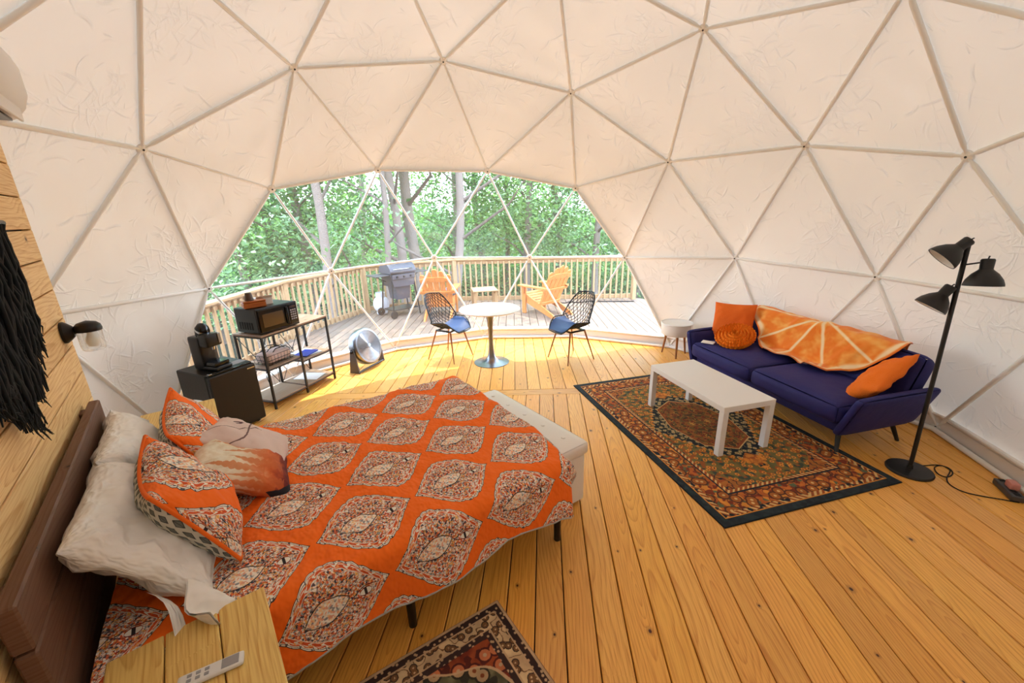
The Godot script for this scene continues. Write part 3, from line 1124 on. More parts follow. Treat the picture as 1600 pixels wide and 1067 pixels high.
func tint_mesh(m: ArrayMesh, c: Color) -> ArrayMesh:
	var out := ArrayMesh.new()
	for s in m.get_surface_count():
		var arr := m.surface_get_arrays(s)
		var cols := PackedColorArray()
		cols.resize(arr[Mesh.ARRAY_VERTEX].size())
		cols.fill(c)
		arr[Mesh.ARRAY_COLOR] = cols
		out.add_surface_from_arrays(Mesh.PRIMITIVE_TRIANGLES, arr)
	return out

# one board: the outline (in its own axes: x across, y along) laid flat with its top at top
func plank(poly: PackedVector2Array, top: float, thick: float, t2: Transform2D, tint: Color) -> ArrayMesh:
	var st := begin()
	var world := PackedVector2Array()
	for p in poly: world.append(t2 * p)
	if Geometry2D.is_polygon_clockwise(world): world.reverse()
	var loc := PackedVector2Array()
	var inv := t2.affine_inverse()
	for p in world: loc.append(inv * p)
	var x0 := 1e9
	for p in loc: x0 = minf(x0, p.x)
	var uo := Vector2(randi_strip() / 6.0, rnd(0, 1))
	var uvf := func(p: Vector2) -> Vector2: return Vector2((p.x - x0) / 0.87 + 0.004, p.y / 2.3) + uo
	st.set_smooth_group(-1)
	# plan (x, z) as (x, y): seen from above, +z is down, so the order flips
	var ctr := Vector2.ZERO
	for p in loc: ctr += p / loc.size()
	var inner := PackedVector2Array()
	for p in loc:
		inner.append(p + (ctr - p).normalized() * 0.0035 if absf(p.x - ctr.x) < 0.001 else Vector2(p.x + signf(ctr.x - p.x) * 0.0035, p.y))
	var v3 := func(p: Vector2, y: float) -> Vector3:
		var w := t2 * p
		return Vector3(w.x, y, w.y)
	var n := loc.size()
	var idx := Geometry2D.triangulate_polygon(inner)
	for i in range(0, idx.size(), 3):
		var p := inner[idx[i]]
		var q := inner[idx[i + 1]]
		var r := inner[idx[i + 2]]
		if (q - p).cross(r - p) > 0:
			var s := q
			q = r
			r = s
		tri(st, v3.call(p, top), v3.call(q, top), v3.call(r, top), uvf.call(p), uvf.call(q), uvf.call(r))
	for i in n:
		var k := (i + 1) % n
		quad(st, v3.call(loc[k], top - 0.003), v3.call(loc[i], top - 0.003), v3.call(inner[i], top), v3.call(inner[k], top), uvf.call(loc[k]), uvf.call(loc[i]), uvf.call(inner[i]), uvf.call(inner[k]))
		quad(st, v3.call(loc[k], top - thick), v3.call(loc[i], top - thick), v3.call(loc[i], top - 0.003), v3.call(loc[k], top - 0.003), uvf.call(loc[k]), uvf.call(loc[i]), uvf.call(loc[i]), uvf.call(loc[k]))
	return tint_mesh(done(st), tint)

var strip_last := 0
func randi_strip() -> int:
	strip_last = (strip_last + rng.randi_range(1, 4)) % 6
	return strip_last

func circle_poly(r: float, n: int) -> PackedVector2Array:
	var out := PackedVector2Array()
	for i in n: out.append(Vector2(cos(TAU * i / n), sin(TAU * i / n)) * r)
	return out

# boards of one field, clipped to an outline in plan
func lay_boards(par: Node, called: String, m: Material, outline: PackedVector2Array, turn: float, pitch: float, gap: float, lo: Vector2, hi: Vector2, top: float, tone: Callable, phase := 0.0):
	var a := deg_to_rad(turn)
	var along := Vector2(-sin(a), cos(a))     # plan direction (x, z)
	var across := Vector2(cos(a), sin(a))
	var t2 := Transform2D(across, along, Vector2.ZERO)
	var i0 := int(floor(lo.x / pitch))
	var i1 := int(ceil(hi.x / pitch))
	var inv := t2.affine_inverse()
	var local := PackedVector2Array()
	for p in outline: local.append(inv * p)
	for i in range(i0, i1 + 1):
		var x := i * pitch + phase
		var cuts := [lo.y]
		cuts.append(hi.y)
		for k in cuts.size() - 1:
			var strip := PackedVector2Array([Vector2(x + gap / 2, cuts[k] + 0.002), Vector2(x + pitch - gap / 2, cuts[k] + 0.002), Vector2(x + pitch - gap / 2, cuts[k + 1] - 0.002), Vector2(x + gap / 2, cuts[k + 1] - 0.002)])
			for piece in Geometry2D.intersect_polygons(strip, local):
				var area := 0.0
				for q in piece.size(): area += piece[q].cross(piece[(q + 1) % piece.size()])
				if absf(area) < 0.004: continue
				part(par, called, plank(piece, top, 0.03, t2, tone.call()), m)

func build_floor():
	var fl := structure("floor", "golden pine plank floor of the dome with one cross board")
	# a dark bed under the boards closes the floor
	part(fl, "subfloor", prismed(circle_poly(3.75, 48), -0.09, -0.031, Transform3D(Basis(Vector3.RIGHT, PI / 2), Vector3(0, -0.12, 0))), M.dark_gap)
	var tone := func() -> Color:
		var k := rnd(0.84, 1.08)
		var warm := rnd(-0.05, 0.05)
		return Color(minf((1.0 + warm) * k, 1.0), 0.49 * k, (0.103 - warm * 0.4) * k)
	# the cross board runs from (-1.48, -2.03) to (1.01, -1.03); boards meet it from both sides
	var a := deg_to_rad(DIR_FAR)
	var across := Vector2(cos(a), sin(a))
	var along := Vector2(-sin(a), cos(a))
	var seam := Vector2(0.0, -1.435).dot(along)
	var disc := circle_poly(3.62, 72)
	lay_boards(fl, "board", M.floor_wood, disc, DIR_FAR, 0.1455, 0.006, Vector2(-3.8, -3.8), Vector2(3.8, seam - 0.003), 0.0, tone, 0.02)
	var strip := PackedVector2Array()
	for p in [[-3.7, seam], [-0.4, seam], [-0.4, seam + 0.14], [-3.7, seam + 0.14]]: strip.append(across * p[0] + along * p[1])
	var t2 := Transform2D(-along, across, Vector2.ZERO)
	for piece in Geometry2D.intersect_polygons(strip, disc):
		part(fl, "cross_board", plank(t2.affine_inverse() * piece, 0.0, 0.03, t2, tone.call()), M.floor_wood)
	strip = PackedVector2Array()
	for p in [[-0.396, seam], [3.7, seam], [3.7, seam + 0.14], [-0.396, seam + 0.14]]: strip.append(across * p[0] + along * p[1])
	for piece in Geometry2D.intersect_polygons(strip, disc):
		part(fl, "cross_board", plank(t2.affine_inverse() * piece, 0.0, 0.03, t2, tone.call()), M.floor_wood)
	# near field: everything on this side of the cross board
	var half := PackedVector2Array()
	for p in [[-4.2, seam + 0.144], [4.2, seam + 0.144], [4.2, 5.0], [-4.2, 5.0]]: half.append(across * p[0] + along * p[1])
	for piece in Geometry2D.intersect_polygons(half, disc):
		lay_boards(fl, "board", M.floor_wood, piece, DIR_NEAR, 0.1463, 0.006, Vector2(-3.8, -2.2), Vector2(3.8, 4.2), 0.0, tone, 0.06)

# wall axes: n points into the room (towards the bed's foot), t runs along the wall away from the camera
const WN := Vector3(0.957, 0, -0.289)
const WT := Vector3(-0.289, 0, -0.957)
const WALL_TURN := 0.2932
func wpos(n: float, t: float, y: float) -> Vector3:
	return WN * n + WT * t + Vector3(0, y, 0)

func build_wall():
	var w := structure("wall_left", "pale pine plank partition wall behind the bed's headboard")
	# local x = WN, local z = -WT; the wall's face is at n = -2.5
	var t := Transform3D(Basis(Vector3.UP, WALL_TURN), Vector3.ZERO)
	part(w, "wall_core", box(Vector3(0.10, 2.68, 2.40), 0.0, 1, Vector3(-2.585, 1.34, 0.14)), M.dark_gap, t)
	var y := 0.0
	while y < 2.675:
		var hgt := minf(0.158, 2.68 - y)
		var m := box(Vector3(0.022, hgt - 0.007, 2.415), 0.003, 2, Vector3(-2.511, y + hgt / 2, 0.1325), Vector2((randi_strip()) / 6.0, rnd(0, 1)))
		var k := rnd(0.92, 1.08)
		part(w, "board", tint_mesh(m, Color(0.93 * k, 0.64 * k, 0.30 * k)), M.wood, t)
		y += hgt
	part(w, "end_trim", box(Vector3(0.14, 2.68, 0.018), 0.003, 1, Vector3(-2.575, 1.34, -1.085)), M.pine, t)

func build_deck():
	var d := structure("floor_deck", "sunlit grey pine deck boards outside the window")
	var outer := PackedVector2Array([Vector2(-4.6, 0.4), Vector2(-3.72, -1.5), Vector2(-3.12, -2.75), Vector2(-2.26, -4.85), Vector2(-0.95, -6.36), Vector2(1.0, -6.5), Vector2(4.75, -4.87), Vector2(6.4, -2.0), Vector2(6.2, 0.8)])
	part(d, "joists", prismed(outer, -0.2, -0.035, Transform3D(Basis(Vector3.RIGHT, PI / 2), Vector3(0, -0.24, 0))), M.dark_gap)
	var tone := func() -> Color:
		var k := rnd(0.85, 1.12)
		return Color(0.235 * k, 0.17 * k, 0.122 * k)
	var ring := circle_poly(3.625, 72)
	for piece in Geometry2D.clip_polygons(outer, ring):
		lay_boards(d, "board", M.deck_wood, piece, DIR_FAR, 0.1455, 0.008, Vector2(-6.5, -8.0), Vector2(6.5, 3.0), -0.001, tone, 0.02)

# ------------------------------------------------------------------ bed corner
# bed axes: local x towards the foot, local z towards the camera; origin on the floor under the mattress
const BED_TURN := 0.2286
const BED_AT := Vector3(-1.290, 0, 0.4136)

func quilt_point(x: float, d: float) -> Vector3:
	# x along the bed from the head (0 at the mattress's foot edge is x = 1.0); d across, unrolled from the middle, positive towards the camera
	var hw := 0.75
	var x_end := 1.0 - 0.07 * smoothstep(0.25, 0.80, d)
	var top := 0.585
	var e := maxf(x - x_end, 0.0)
	var side := signf(d)
	var o := maxf(absf(d) - hw, 0.0)
	var p := Vector3(minf(x, x_end), top, clampf(d, -hw, hw))
	var r := sqrt(e * e + o * o)
	if r > 0.0:
		var rr := 0.05
		var arc := rr * PI / 2.0
		var outw: float
		var down: float
		if r < arc:
			outw = rr * sin(r / rr)
			down = rr * (1.0 - cos(r / rr))
		else:
			outw = rr + (r - arc) * 0.10
			down = rr + (r - arc) * 0.985
		var dir := Vector2(e, o * side) / r
		# the corner hangs in one soft fold
		var fold := 1.0
		if e > 0.0 and o > 0.0: fold = 1.0 + 0.5 * sin(atan2(o, e) * 4.0) * minf(r / 0.2, 1.0)
		p += Vector3(dir.x * outw * fold, -down, dir.y * outw * fold)
		if o > 0.0 and e <= 0.0: p.z += side * 0.022 * sin(x * 9.0) * clampf((r - arc) / 0.2, 0.0, 1.0)
		# over the storage bench it lies on the lid
		var lid := 0.487
		if e > 0.0 and d < 0.60 and d > -0.62 and p.y < lid:
			var k := smoothstep(0.62, 0.52, d)
			var flat := Vector3(x_end + rr + (e - (top - lid)), lid, p.z)
			p = p.lerp(flat, k)
			p.y = maxf(p.y, lid * k)
	return p

func build_bed():
	var bt := Transform3D(Basis(Vector3.UP, BED_TURN), BED_AT)
	var bed := thing("bed", "low dark-framed double bed with a brown plank headboard against the pine wall", "bed", BED_AT, BED_TURN)
	var hb := Transform3D(Basis(Vector3.UP, WALL_TURN - BED_TURN), bt.affine_inverse() * wpos(-2.455, 0.0, 0.0))
	# the headboard: three stained planks between two posts
	var yb := 0.42
	for k in 4:
		var hgt: float = [0.13, 0.14, 0.155, 0.155][k]
		var m := box(Vector3(0.045, hgt - 0.008, 1.62), 0.006, 2, Vector3(0.0, yb + hgt / 2, 0.0), Vector2(k / 6.0 + 0.02, k * 0.23))
		part(bed, "headboard_plank", m, M.headboard_wood, hb)
		yb += hgt
	for z in [-0.70, 0.70]:
		part(bed, "headboard_post", box(Vector3(0.04, 0.98, 0.07), 0.004, 1, Vector3(-0.03, 0.49, z)), M.headboard_wood, hb)
	var st := begin()
	for z in [-0.72, 0.0, 0.72]: bx(st, Vector3(-0.02, 0.27, z), Vector3(2.0, 0.05, 0.03), 0.004, 0)
	for x in [-1.0, -0.33, 0.33, 0.97]: bx(st, Vector3(x, 0.27, 0), Vector3(0.03, 0.05, 1.46), 0.004, 2)
	part(bed, "frame", done(st), M.black_metal)
	for x in [-0.95, 0.0, 0.93]:
		for z in [-0.70, 0.70]:
			part(bed, "leg", lathed([Vector2(0, 0), Vector2(0.020, 0), Vector2(0.024, 0.245), Vector2(0, 0.245)], 12), M.black_metal, xf(Vector3(x, 0, z)))
	part(bed, "mattress", softbox(Vector3(1.93, 0.26, 1.46), 0.06, 8, 0.0, xf(Vector3(-0.055, 0.43, 0))), M.white_linen)
	# the quilt
	var phi := deg_to_rad(4.1)
	var qs := begin()
	var x0 := -1.0
	var x1 := 1.145
	var d0 := -1.02
	var d1 := 1.075
	var nz := noise(FastNoiseLite.TYPE_SIMPLEX, 2.2, 77, 3)
	var uvf := func(u: float, v: float) -> Vector2:
		var s := lerpf(x0, x1, u)
		var d := lerpf(d1, d0, v)
		# a medallion's middle lies at (s, t) = (-1.257, -0.667) of the room's bed axes
		var a := s + 0.112
		var b := -(d - 0.568)
		var p := Vector2(a * cos(phi) + b * sin(phi), -a * sin(phi) + b * cos(phi))
		return Vector2(p.x / 0.46 + 0.5, p.y / 0.66 + 0.5)
	var surf := func(u: float, v: float, lift: float) -> Vector3:
		var s := lerpf(x0, x1, u)
		var d := lerpf(d1, d0, v)
		# the hem runs a little askew
		if s > 1.0: s = 1.0 + (s - 1.0) * (1.0 - 0.80 * smoothstep(0.40, 0.85, d))
		if d > 0.77: d = 0.77 + (d - 0.77) * (0.94 + 0.12 * smoothstep(1.0, -1.0, s) + 0.22 * smoothstep(0.80, 1.0, s))
		var p := quilt_point(s, d)
		var w := nz.get_noise_2d(s * 1.4, d * 1.4) * 0.012 + nz.get_noise_2d(s * 6.0, d * 6.0 + 5.0) * 0.004
		return p + Vector3(0, w + lift, 0) + Vector3(0, 0, signf(d) * lift if absf(d) > 0.78 else 0.0)
	sheet(qs, 110, 110, func(u: float, v: float): return surf.call(u, v, 0.008), uvf)
	sheet(qs, 40, 40, func(u: float, v: float): return surf.call(u, v, -0.004), uvf, 0, true)
	var quilt := single("quilt", "orange quilt printed with scalloped paisley medallions, spread over the bed", "quilt", done(qs), M.quilt_print, bt)
	var hem := []
	for i in 61: hem.append(surf.call(i / 60.0, 0.0, 0.002))
	for i in range(1, 50): hem.append(surf.call(1.0, i / 49.0, 0.002))
	part(quilt, "hem", tubes(hem, 0.008, 6), M.white_linen)

	# ---- pillows: x right, y up, z out of the face
	var face := func(c: Vector3, e: Vector3) -> Transform3D: return Transform3D(Basis.from_euler(e * PI / 180.0), c)
	var pl := pillow(0.72, 0.50, 0.22, 0.05, 26, 0.02, 3, func(u: float, v: float): return Vector2(u * 1.2, v * 0.8))
	var wp := single("pillow", "large white pillow with an open flap, leaning near the remote's nightstand", "pillow", pl, M.white_linen, face.call(Vector3(-2.070, 0.765, 0.890), Vector3(-38, 109, -4)), "white bed pillows")
	# loose ends of the pillowcase
	var fl := begin()
	sheet(fl, 8, 5, func(u: float, v: float): return Vector3(-0.37 - 0.13 * u, -0.20 + 0.17 * (v - 0.5) * (1.0 - 0.25 * u) - 0.06 * u, 0.02 + 0.03 * sin(u * 5.0 + v * 2.0)), func(u: float, v: float): return Vector2(u, v) * 0.2)
	sheet(fl, 8, 5, func(u: float, v: float): return Vector3(-0.37 - 0.13 * u, -0.20 + 0.17 * (v - 0.5) * (1.0 - 0.25 * u) - 0.06 * u, 0.013 + 0.03 * sin(u * 5.0 + v * 2.0)), func(u: float, v: float): return Vector2(u, v) * 0.2, 0, true)
	sheet(fl, 8, 5, func(u: float, v: float): return Vector3(-0.33 - 0.20 * u, -0.05 - 0.05 * v - 0.20 * u, -0.05 - 0.03 * u + 0.02 * sin(u * 6.0)), func(u: float, v: float): return Vector2(u, v) * 0.2)
	part(wp, "pillowcase_flap", done(fl), M.white_linen)
	var wp2 := single("pillow", "white pillow at the wall sconce's end of the headboard, half hidden by others", "pillow", pl, M.white_linen, face.call(Vector3(-2.290, 0.730, 0.290), Vector3(-26, 109, -2)), "white bed pillows")
	# shams: quilt print in front, grey lozenges behind
	for k in 2:
		var uvq := func(u: float, v: float) -> Vector2: return Vector2(v * 0.98 + (0.30 if k == 0 else 0.62), u * 1.02 + (0.45 if k == 0 else 0.1))
		var at: Transform3D = [face.call(Vector3(-1.955, 0.805, 0.790), Vector3(-40, 113, -4)), face.call(Vector3(-2.105, 0.755, 0.110), Vector3(-38, 104, 3))][k]
		var sh := thing("sham_pillow", ["orange medallion sham with a grey lozenge back, nearest the big white pillow", "orange medallion sham standing by the far pine nightstand"][k], "pillow", Vector3.ZERO, 0.0, "quilted shams")
		sh.transform = at
		var fm := pillow_half(0.66, 0.42, 0.20, 1.0, 40 + k, uvq)
		part(sh, "printed_front", fm, M.quilt_print)
		part(sh, "grey_back", pillow_half(0.66, 0.42, 0.22, -1.0, 40 + k, func(u: float, v: float): return Vector2(u * 8.0, v * 5.4)), M.grey_print)
		var rim := []
		for i in 96: rim.append(pillow_rim(0.66, 0.42, i / 96.0))
		part(sh, "piping", tubes(rim, 0.008, 6, true), M.orange_trim)
	single("throw_pillow", "square cushion printed with misty firs fading to dark red dusk", "cushion", pillow(0.46, 0.46, 0.17, 0.05, 20, 0.014, 9, func(u: float, v: float): return Vector2(u, 1.0 - v)), M.forest_print, face.call(Vector3(-1.845, 0.690, 0.440), Vector3(-58, 100, -2)), "printed cushions")
	single("throw_pillow", "pale pink cushion printed with a thin leafy branch, behind the fir cushion", "cushion", pillow(0.46, 0.46, 0.16, 0.05, 20, 0.014, 10, func(u: float, v: float): return Vector2(u, 1.0 - v)), M.branch_print, face.call(Vector3(-1.865, 0.690, 0.175), Vector3(-56, 112, -26)), "printed cushions")

	# ---- nightstands of pine planks; local x towards the foot of the bed
	for k in 2:
		var p: Vector3 = [Vector3(-1.793, 0, 1.500), Vector3(-2.440, 0, -0.600)][k]
		var ns := thing("nightstand", ["pine plank nightstand in front with a white remote control on it", "pine plank nightstand between the bed and the black fridge"][k], "nightstand", p, WALL_TURN, "pine nightstands")
		for i in 3:
			part(ns, "top_plank", box(Vector3(0.143, 0.036, 0.46), 0.004, 2, Vector3(-0.1465 + i * 0.1465, 0.582, 0.0)), M.night_wood)
		for sx in [-1, 1]:
			part(ns, "side_panel", box(Vector3(0.022, 0.52, 0.40), 0.003, 1, Vector3(sx * 0.185, 0.304, 0.0)), M.night_wood)
		for sz in [-1, 1]:
			part(ns, "apron", box(Vector3(0.345, 0.09, 0.02), 0.003, 0, Vector3(0, 0.515, sz * 0.19)), M.night_wood)
		part(ns, "shelf", box(Vector3(0.345, 0.02, 0.36), 0.003, 0, Vector3(0, 0.20, 0)), M.night_wood)
		for sx in [-1, 1]:
			for sz in [-1, 1]:
				part(ns, "foot", box(Vector3(0.04, 0.044, 0.04), 0.004, 1, Vector3(sx * 0.17, 0.022, sz * 0.17)), M.night_wood)
	# remote
	var rc := thing("remote_control", "slim white remote control lying on the front nightstand", "remote", Vector3(-1.745, 0.601, 1.510), 0.12)
	part(rc, "body", softbox(Vector3(0.17, 0.016, 0.045), 0.007, 6, 0.0, xf(Vector3(0, 0.008, 0))), M.white_plastic)
	part(rc, "screen", box(Vector3(0.045, 0.002, 0.032), 0.0005, 0, Vector3(0.05, 0.0165, 0)), M.grey_paper)
	for i in 3:
		for j in 2:
			part(rc, "button", box(Vector3(0.012, 0.003, 0.010), 0.001, 0, Vector3(-0.01 - i * 0.022, 0.0165, -0.008 + j * 0.016)), M.grey_paper)
	# white bin behind the far nightstand
	var bin := thing("waste_bin", "white round-lidded bin between the far nightstand and the fridge", "bin", Vector3(-2.53, 0, -1.03), 0.3)
	part(bin, "body", lathed([Vector2(0, 0), Vector2(0.125, 0), Vector2(0.135, 0.01), Vector2(0.155, 0.36), Vector2(0.155, 0.37), Vector2(0, 0.37)], 28), M.white_plastic)
	var dome := [Vector2(0.162, 0.365), Vector2(0.165, 0.40)]
	for i in range(1, 10): dome.append(Vector2(0.165 * cos(i * PI / 18.0), 0.40 + 0.15 * sin(i * PI / 18.0)))
	dome.append(Vector2(0, 0.55))
	part(bin, "lid", lathed(dome, 28), M.white_plastic)

	# ---- storage bench at the foot
	var bench := thing("storage_bench", "white tufted storage bench at the foot of the bed", "bench", Vector3(-0.205, 0, 0.176), 0.2548)
	part(bench, "body", box(Vector3(0.37, 0.36, 1.07), 0.01, 1, Vector3(0, 0.20, 0)), M.white_leather)
	part(bench, "lid", softbox(Vector3(0.40, 0.09, 1.10), 0.022, 8, 0.006, xf(Vector3(0, 0.427, 0))), M.white_leather)
	for sx in [-0.07, 0.09]:
		for i in 5:
			part(bench, "tuft_button", lathed([Vector2(0.016, 0.0), Vector2(0.012, 0.005), Vector2(0, 0.007)], 10), M.white_leather, xf(Vector3(sx, 0.476, -0.42 + i * 0.21)))
	for sx in [-0.15, 0.15]:
		for sz in [-0.49, 0.49]:
			part(bench, "foot", lathed([Vector2(0, 0), Vector2(0.016, 0), Vector2(0.02, 0.022), Vector2(0, 0.022)], 10), M.black_plastic, xf(Vector3(sx, 0, sz)))

	# ---- on the timber wall: macrame hanging, sconce, air conditioner
	var mt := Transform3D(Basis(Vector3.UP, WALL_TURN), Vector3.ZERO)
	var mac := thing("wall_hanging", "black fringed yarn wall hanging on the pine plank wall", "wall hanging", wpos(-2.497, -0.28, 0.0), WALL_TURN)
	part(mac, "rod", tubes([Vector3(0.03, 1.93, -0.73), Vector3(0.03, 1.93, 0.46)], 0.011, 10), M.dark_wood_rod if M.has("dark_wood_rod") else M.bronze)
	part(mac, "cord", tubes([Vector3(0.015, 1.93, -0.71), Vector3(0.012, 2.30, -0.18), Vector3(0.012, 2.30, -0.12), Vector3(0.015, 1.93, 0.44)], 0.004, 6), M.black_yarn)
	part(mac, "tassel_cord", tubes([Vector3(0.035, 1.93, -0.70), Vector3(0.03, 1.84, -0.705), Vector3(0.03, 1.74, -0.715), Vector3(0.03, 1.70, -0.735)], 0.005, 6), M.black_yarn)
	part(mac, "tassel_cord", tubes([Vector3(0.035, 1.93, -0.67), Vector3(0.03, 1.84, -0.68), Vector3(0.03, 1.76, -0.705), Vector3(0.03, 1.70, -0.71)], 0.005, 6), M.black_yarn)
	var yarn := begin()
	for i in 230:
		var f := i / 229.0
		var z := lerpf(-0.57, 0.31, f) + rnd(-0.01, 0.01)
		# lower edge: two scallops hanging deepest in the middle
		var low := 1.19 + 0.66 * absf(z + 0.15) + 0.05 * absf(sin(f * 21.0)) + rnd(-0.03, 0.03)
		var topy := 1.925
		var zz := z
		var pts := []
		for k in 7:
			var q := k / 6.0
			pts.append(Vector3(0.020 + rnd(0.0, 0.028) + 0.012 * (i % 3), lerpf(topy, low, q), zz + rnd(-0.006, 0.006)))
		tube(yarn, pts, [0.006, 0.0065, 0.0065, 0.0065, 0.006, 0.006, 0.002], 5)
	for i in 260:    # frayed ends
		var f := rnd(0, 1)
		var z := lerpf(-0.57, 0.31, f)
		var low := 1.19 + 0.66 * absf(z + 0.15) + 0.05 * absf(sin(f * 21.0)) + rnd(-0.03, 0.30)
		tube(yarn, [Vector3(0.035, low + 0.06, z), Vector3(0.045 + rnd(0, 0.02), low, z + rnd(-0.025, 0.025)), Vector3(0.05 + rnd(0, 0.02), low - 0.03, z + rnd(-0.04, 0.04))], [0.004, 0.003, 0.001], 4)
	var yp := part(mac, "yarn_fringe", done(yarn), M.black_yarn)
	yp.set_meta("kind", "stuff")

	var sc := thing("wall_sconce", "black wall sconce with a clear glass jar shade at the pine wall's end", "wall lamp", wpos(-2.499, 0.920, 1.365), WALL_TURN)
	part(sc, "wall_plate", lathed([Vector2(0, 0), Vector2(0.058, 0), Vector2(0.058, 0.012), Vector2(0.045, 0.028), Vector2(0.028, 0.045), Vector2(0, 0.045)], 24, Transform3D(Basis(Vector3.BACK, -PI / 2), Vector3.ZERO)), M.bronze)
	part(sc, "arm", tubes([Vector3(0.02, 0, 0), Vector3(0.04, 0.0, 0), Vector3(0.055, 0.01, 0), Vector3(0.075, 0.02, 0)], [0.026, 0.018, 0.016, 0.018], 12), M.bronze)
	part(sc, "cap", lathed([Vector2(0, -0.022), Vector2(0.055, -0.022), Vector2(0.058, -0.010), Vector2(0.054, 0.010), Vector2(0.040, 0.024), Vector2(0, 0.036)], 24, xf(Vector3(0.100, 0.015, 0))), M.bronze)
	var jar := [Vector2(0.042, -0.130), Vector2(0.049, -0.122), Vector2(0.052, -0.10), Vector2(0.052, -0.022)]
	part(sc, "glass_shade", lathed(jar, 24, xf(Vector3(0.100, 0.015, 0))), M.thin_glass)
	part(sc, "bulb", lathed([Vector2(0, -0.115), Vector2(0.018, -0.108), Vector2(0.028, -0.085), Vector2(0.022, -0.06), Vector2(0.013, -0.045), Vector2(0.013, -0.022), Vector2(0, -0.022)], 16, xf(Vector3(0.100, 0.015, 0))), M.bulb_frost)

	var ac := thing("air_conditioner", "white split air conditioner high on the pine wall, only its end in view", "air conditioner", wpos(-2.499, 0.21, 2.33), WALL_TURN)
	var prof := PackedVector2Array([Vector2(0, 0.0), Vector2(0.09, 0.0), Vector2(0.15, 0.025), Vector2(0.185, 0.065), Vector2(0.205, 0.12), Vector2(0.205, 0.22), Vector2(0.19, 0.265), Vector2(0.16, 0.285), Vector2(0, 0.29)])
	part(ac, "body", prismed(prof, -0.42, 0.42, Transform3D.IDENTITY, 1.0, Vector2.ZERO, true), M.white_plastic)
	part(ac, "end_cap", prismed(prof, -0.435, -0.421, Transform3D(Basis.from_scale(Vector3(0.97, 0.97, 1)), Vector3(0, 0.004, 0)), 1.0, Vector2.ZERO, true), M.white_plastic)
	part(ac, "louvre", box(Vector3(0.012, 0.06, 0.72), 0.003, 2, Vector3(0.172, 0.036, 0)), M.white_plastic, xf(Vector3.ZERO, Vector3(0, 0, 0)))
	part(ac, "outlet_slot", box(Vector3(0.05, 0.012, 0.66), 0.002, 2, Vector3(0.125, 0.008, 0)), M.black_plastic)

func pillow_xyz(w: float, h: float, thick: float, u: float, v: float, sg: float, nz: FastNoiseLite) -> Vector3:
	var a := sin((u - 0.5) * PI)
	var b := sin((v - 0.5) * PI)
	var x := a * (1.0 - 0.05 * (1.0 - b * b))
	var y := b * (1.0 - 0.05 * (1.0 - a * a))
	var m := pow(maxf((1.0 - a * a) * (1.0 - b * b), 0.0), 0.40)
	# a soft dent across, as the front panel folds
	var z: float = sg * m * thick / 2.0 + nz.get_noise_3d(a * w, b * h, sg * 0.2) * 0.022 * minf(1.0, m * 3.0)
	return Vector3(x * w / 2.0, y * h / 2.0, z + 0.05 * a * a * b)

func pillow_rim(w: float, h: float, f: float) -> Vector3:
	var nz := FastNoiseLite.new()
	var q := f * 4.0
	var s := fposmod(q, 1.0)
	if q < 1.0: return pillow_xyz(w, h, 0, s, 0, 1, nz)
	if q < 2.0: return pillow_xyz(w, h, 0, 1, s, 1, nz)
	if q < 3.0: return pillow_xyz(w, h, 0, 1 - s, 1, 1, nz)
	return pillow_xyz(w, h, 0, 0, 1 - s, 1, nz)

func pillow_half(w: float, h: float, thick: float, sg: float, seedn: int, uvf) -> ArrayMesh:
	var nz := FastNoiseLite.new()
	nz.seed = seedn
	nz.frequency = 3.0
	var st := begin()
	sheet(st, 26, 26, func(u: float, v: float): return pillow_xyz(w, h, thick, u, v, sg, nz), uvf, 0, sg < 0)
	return done(st)

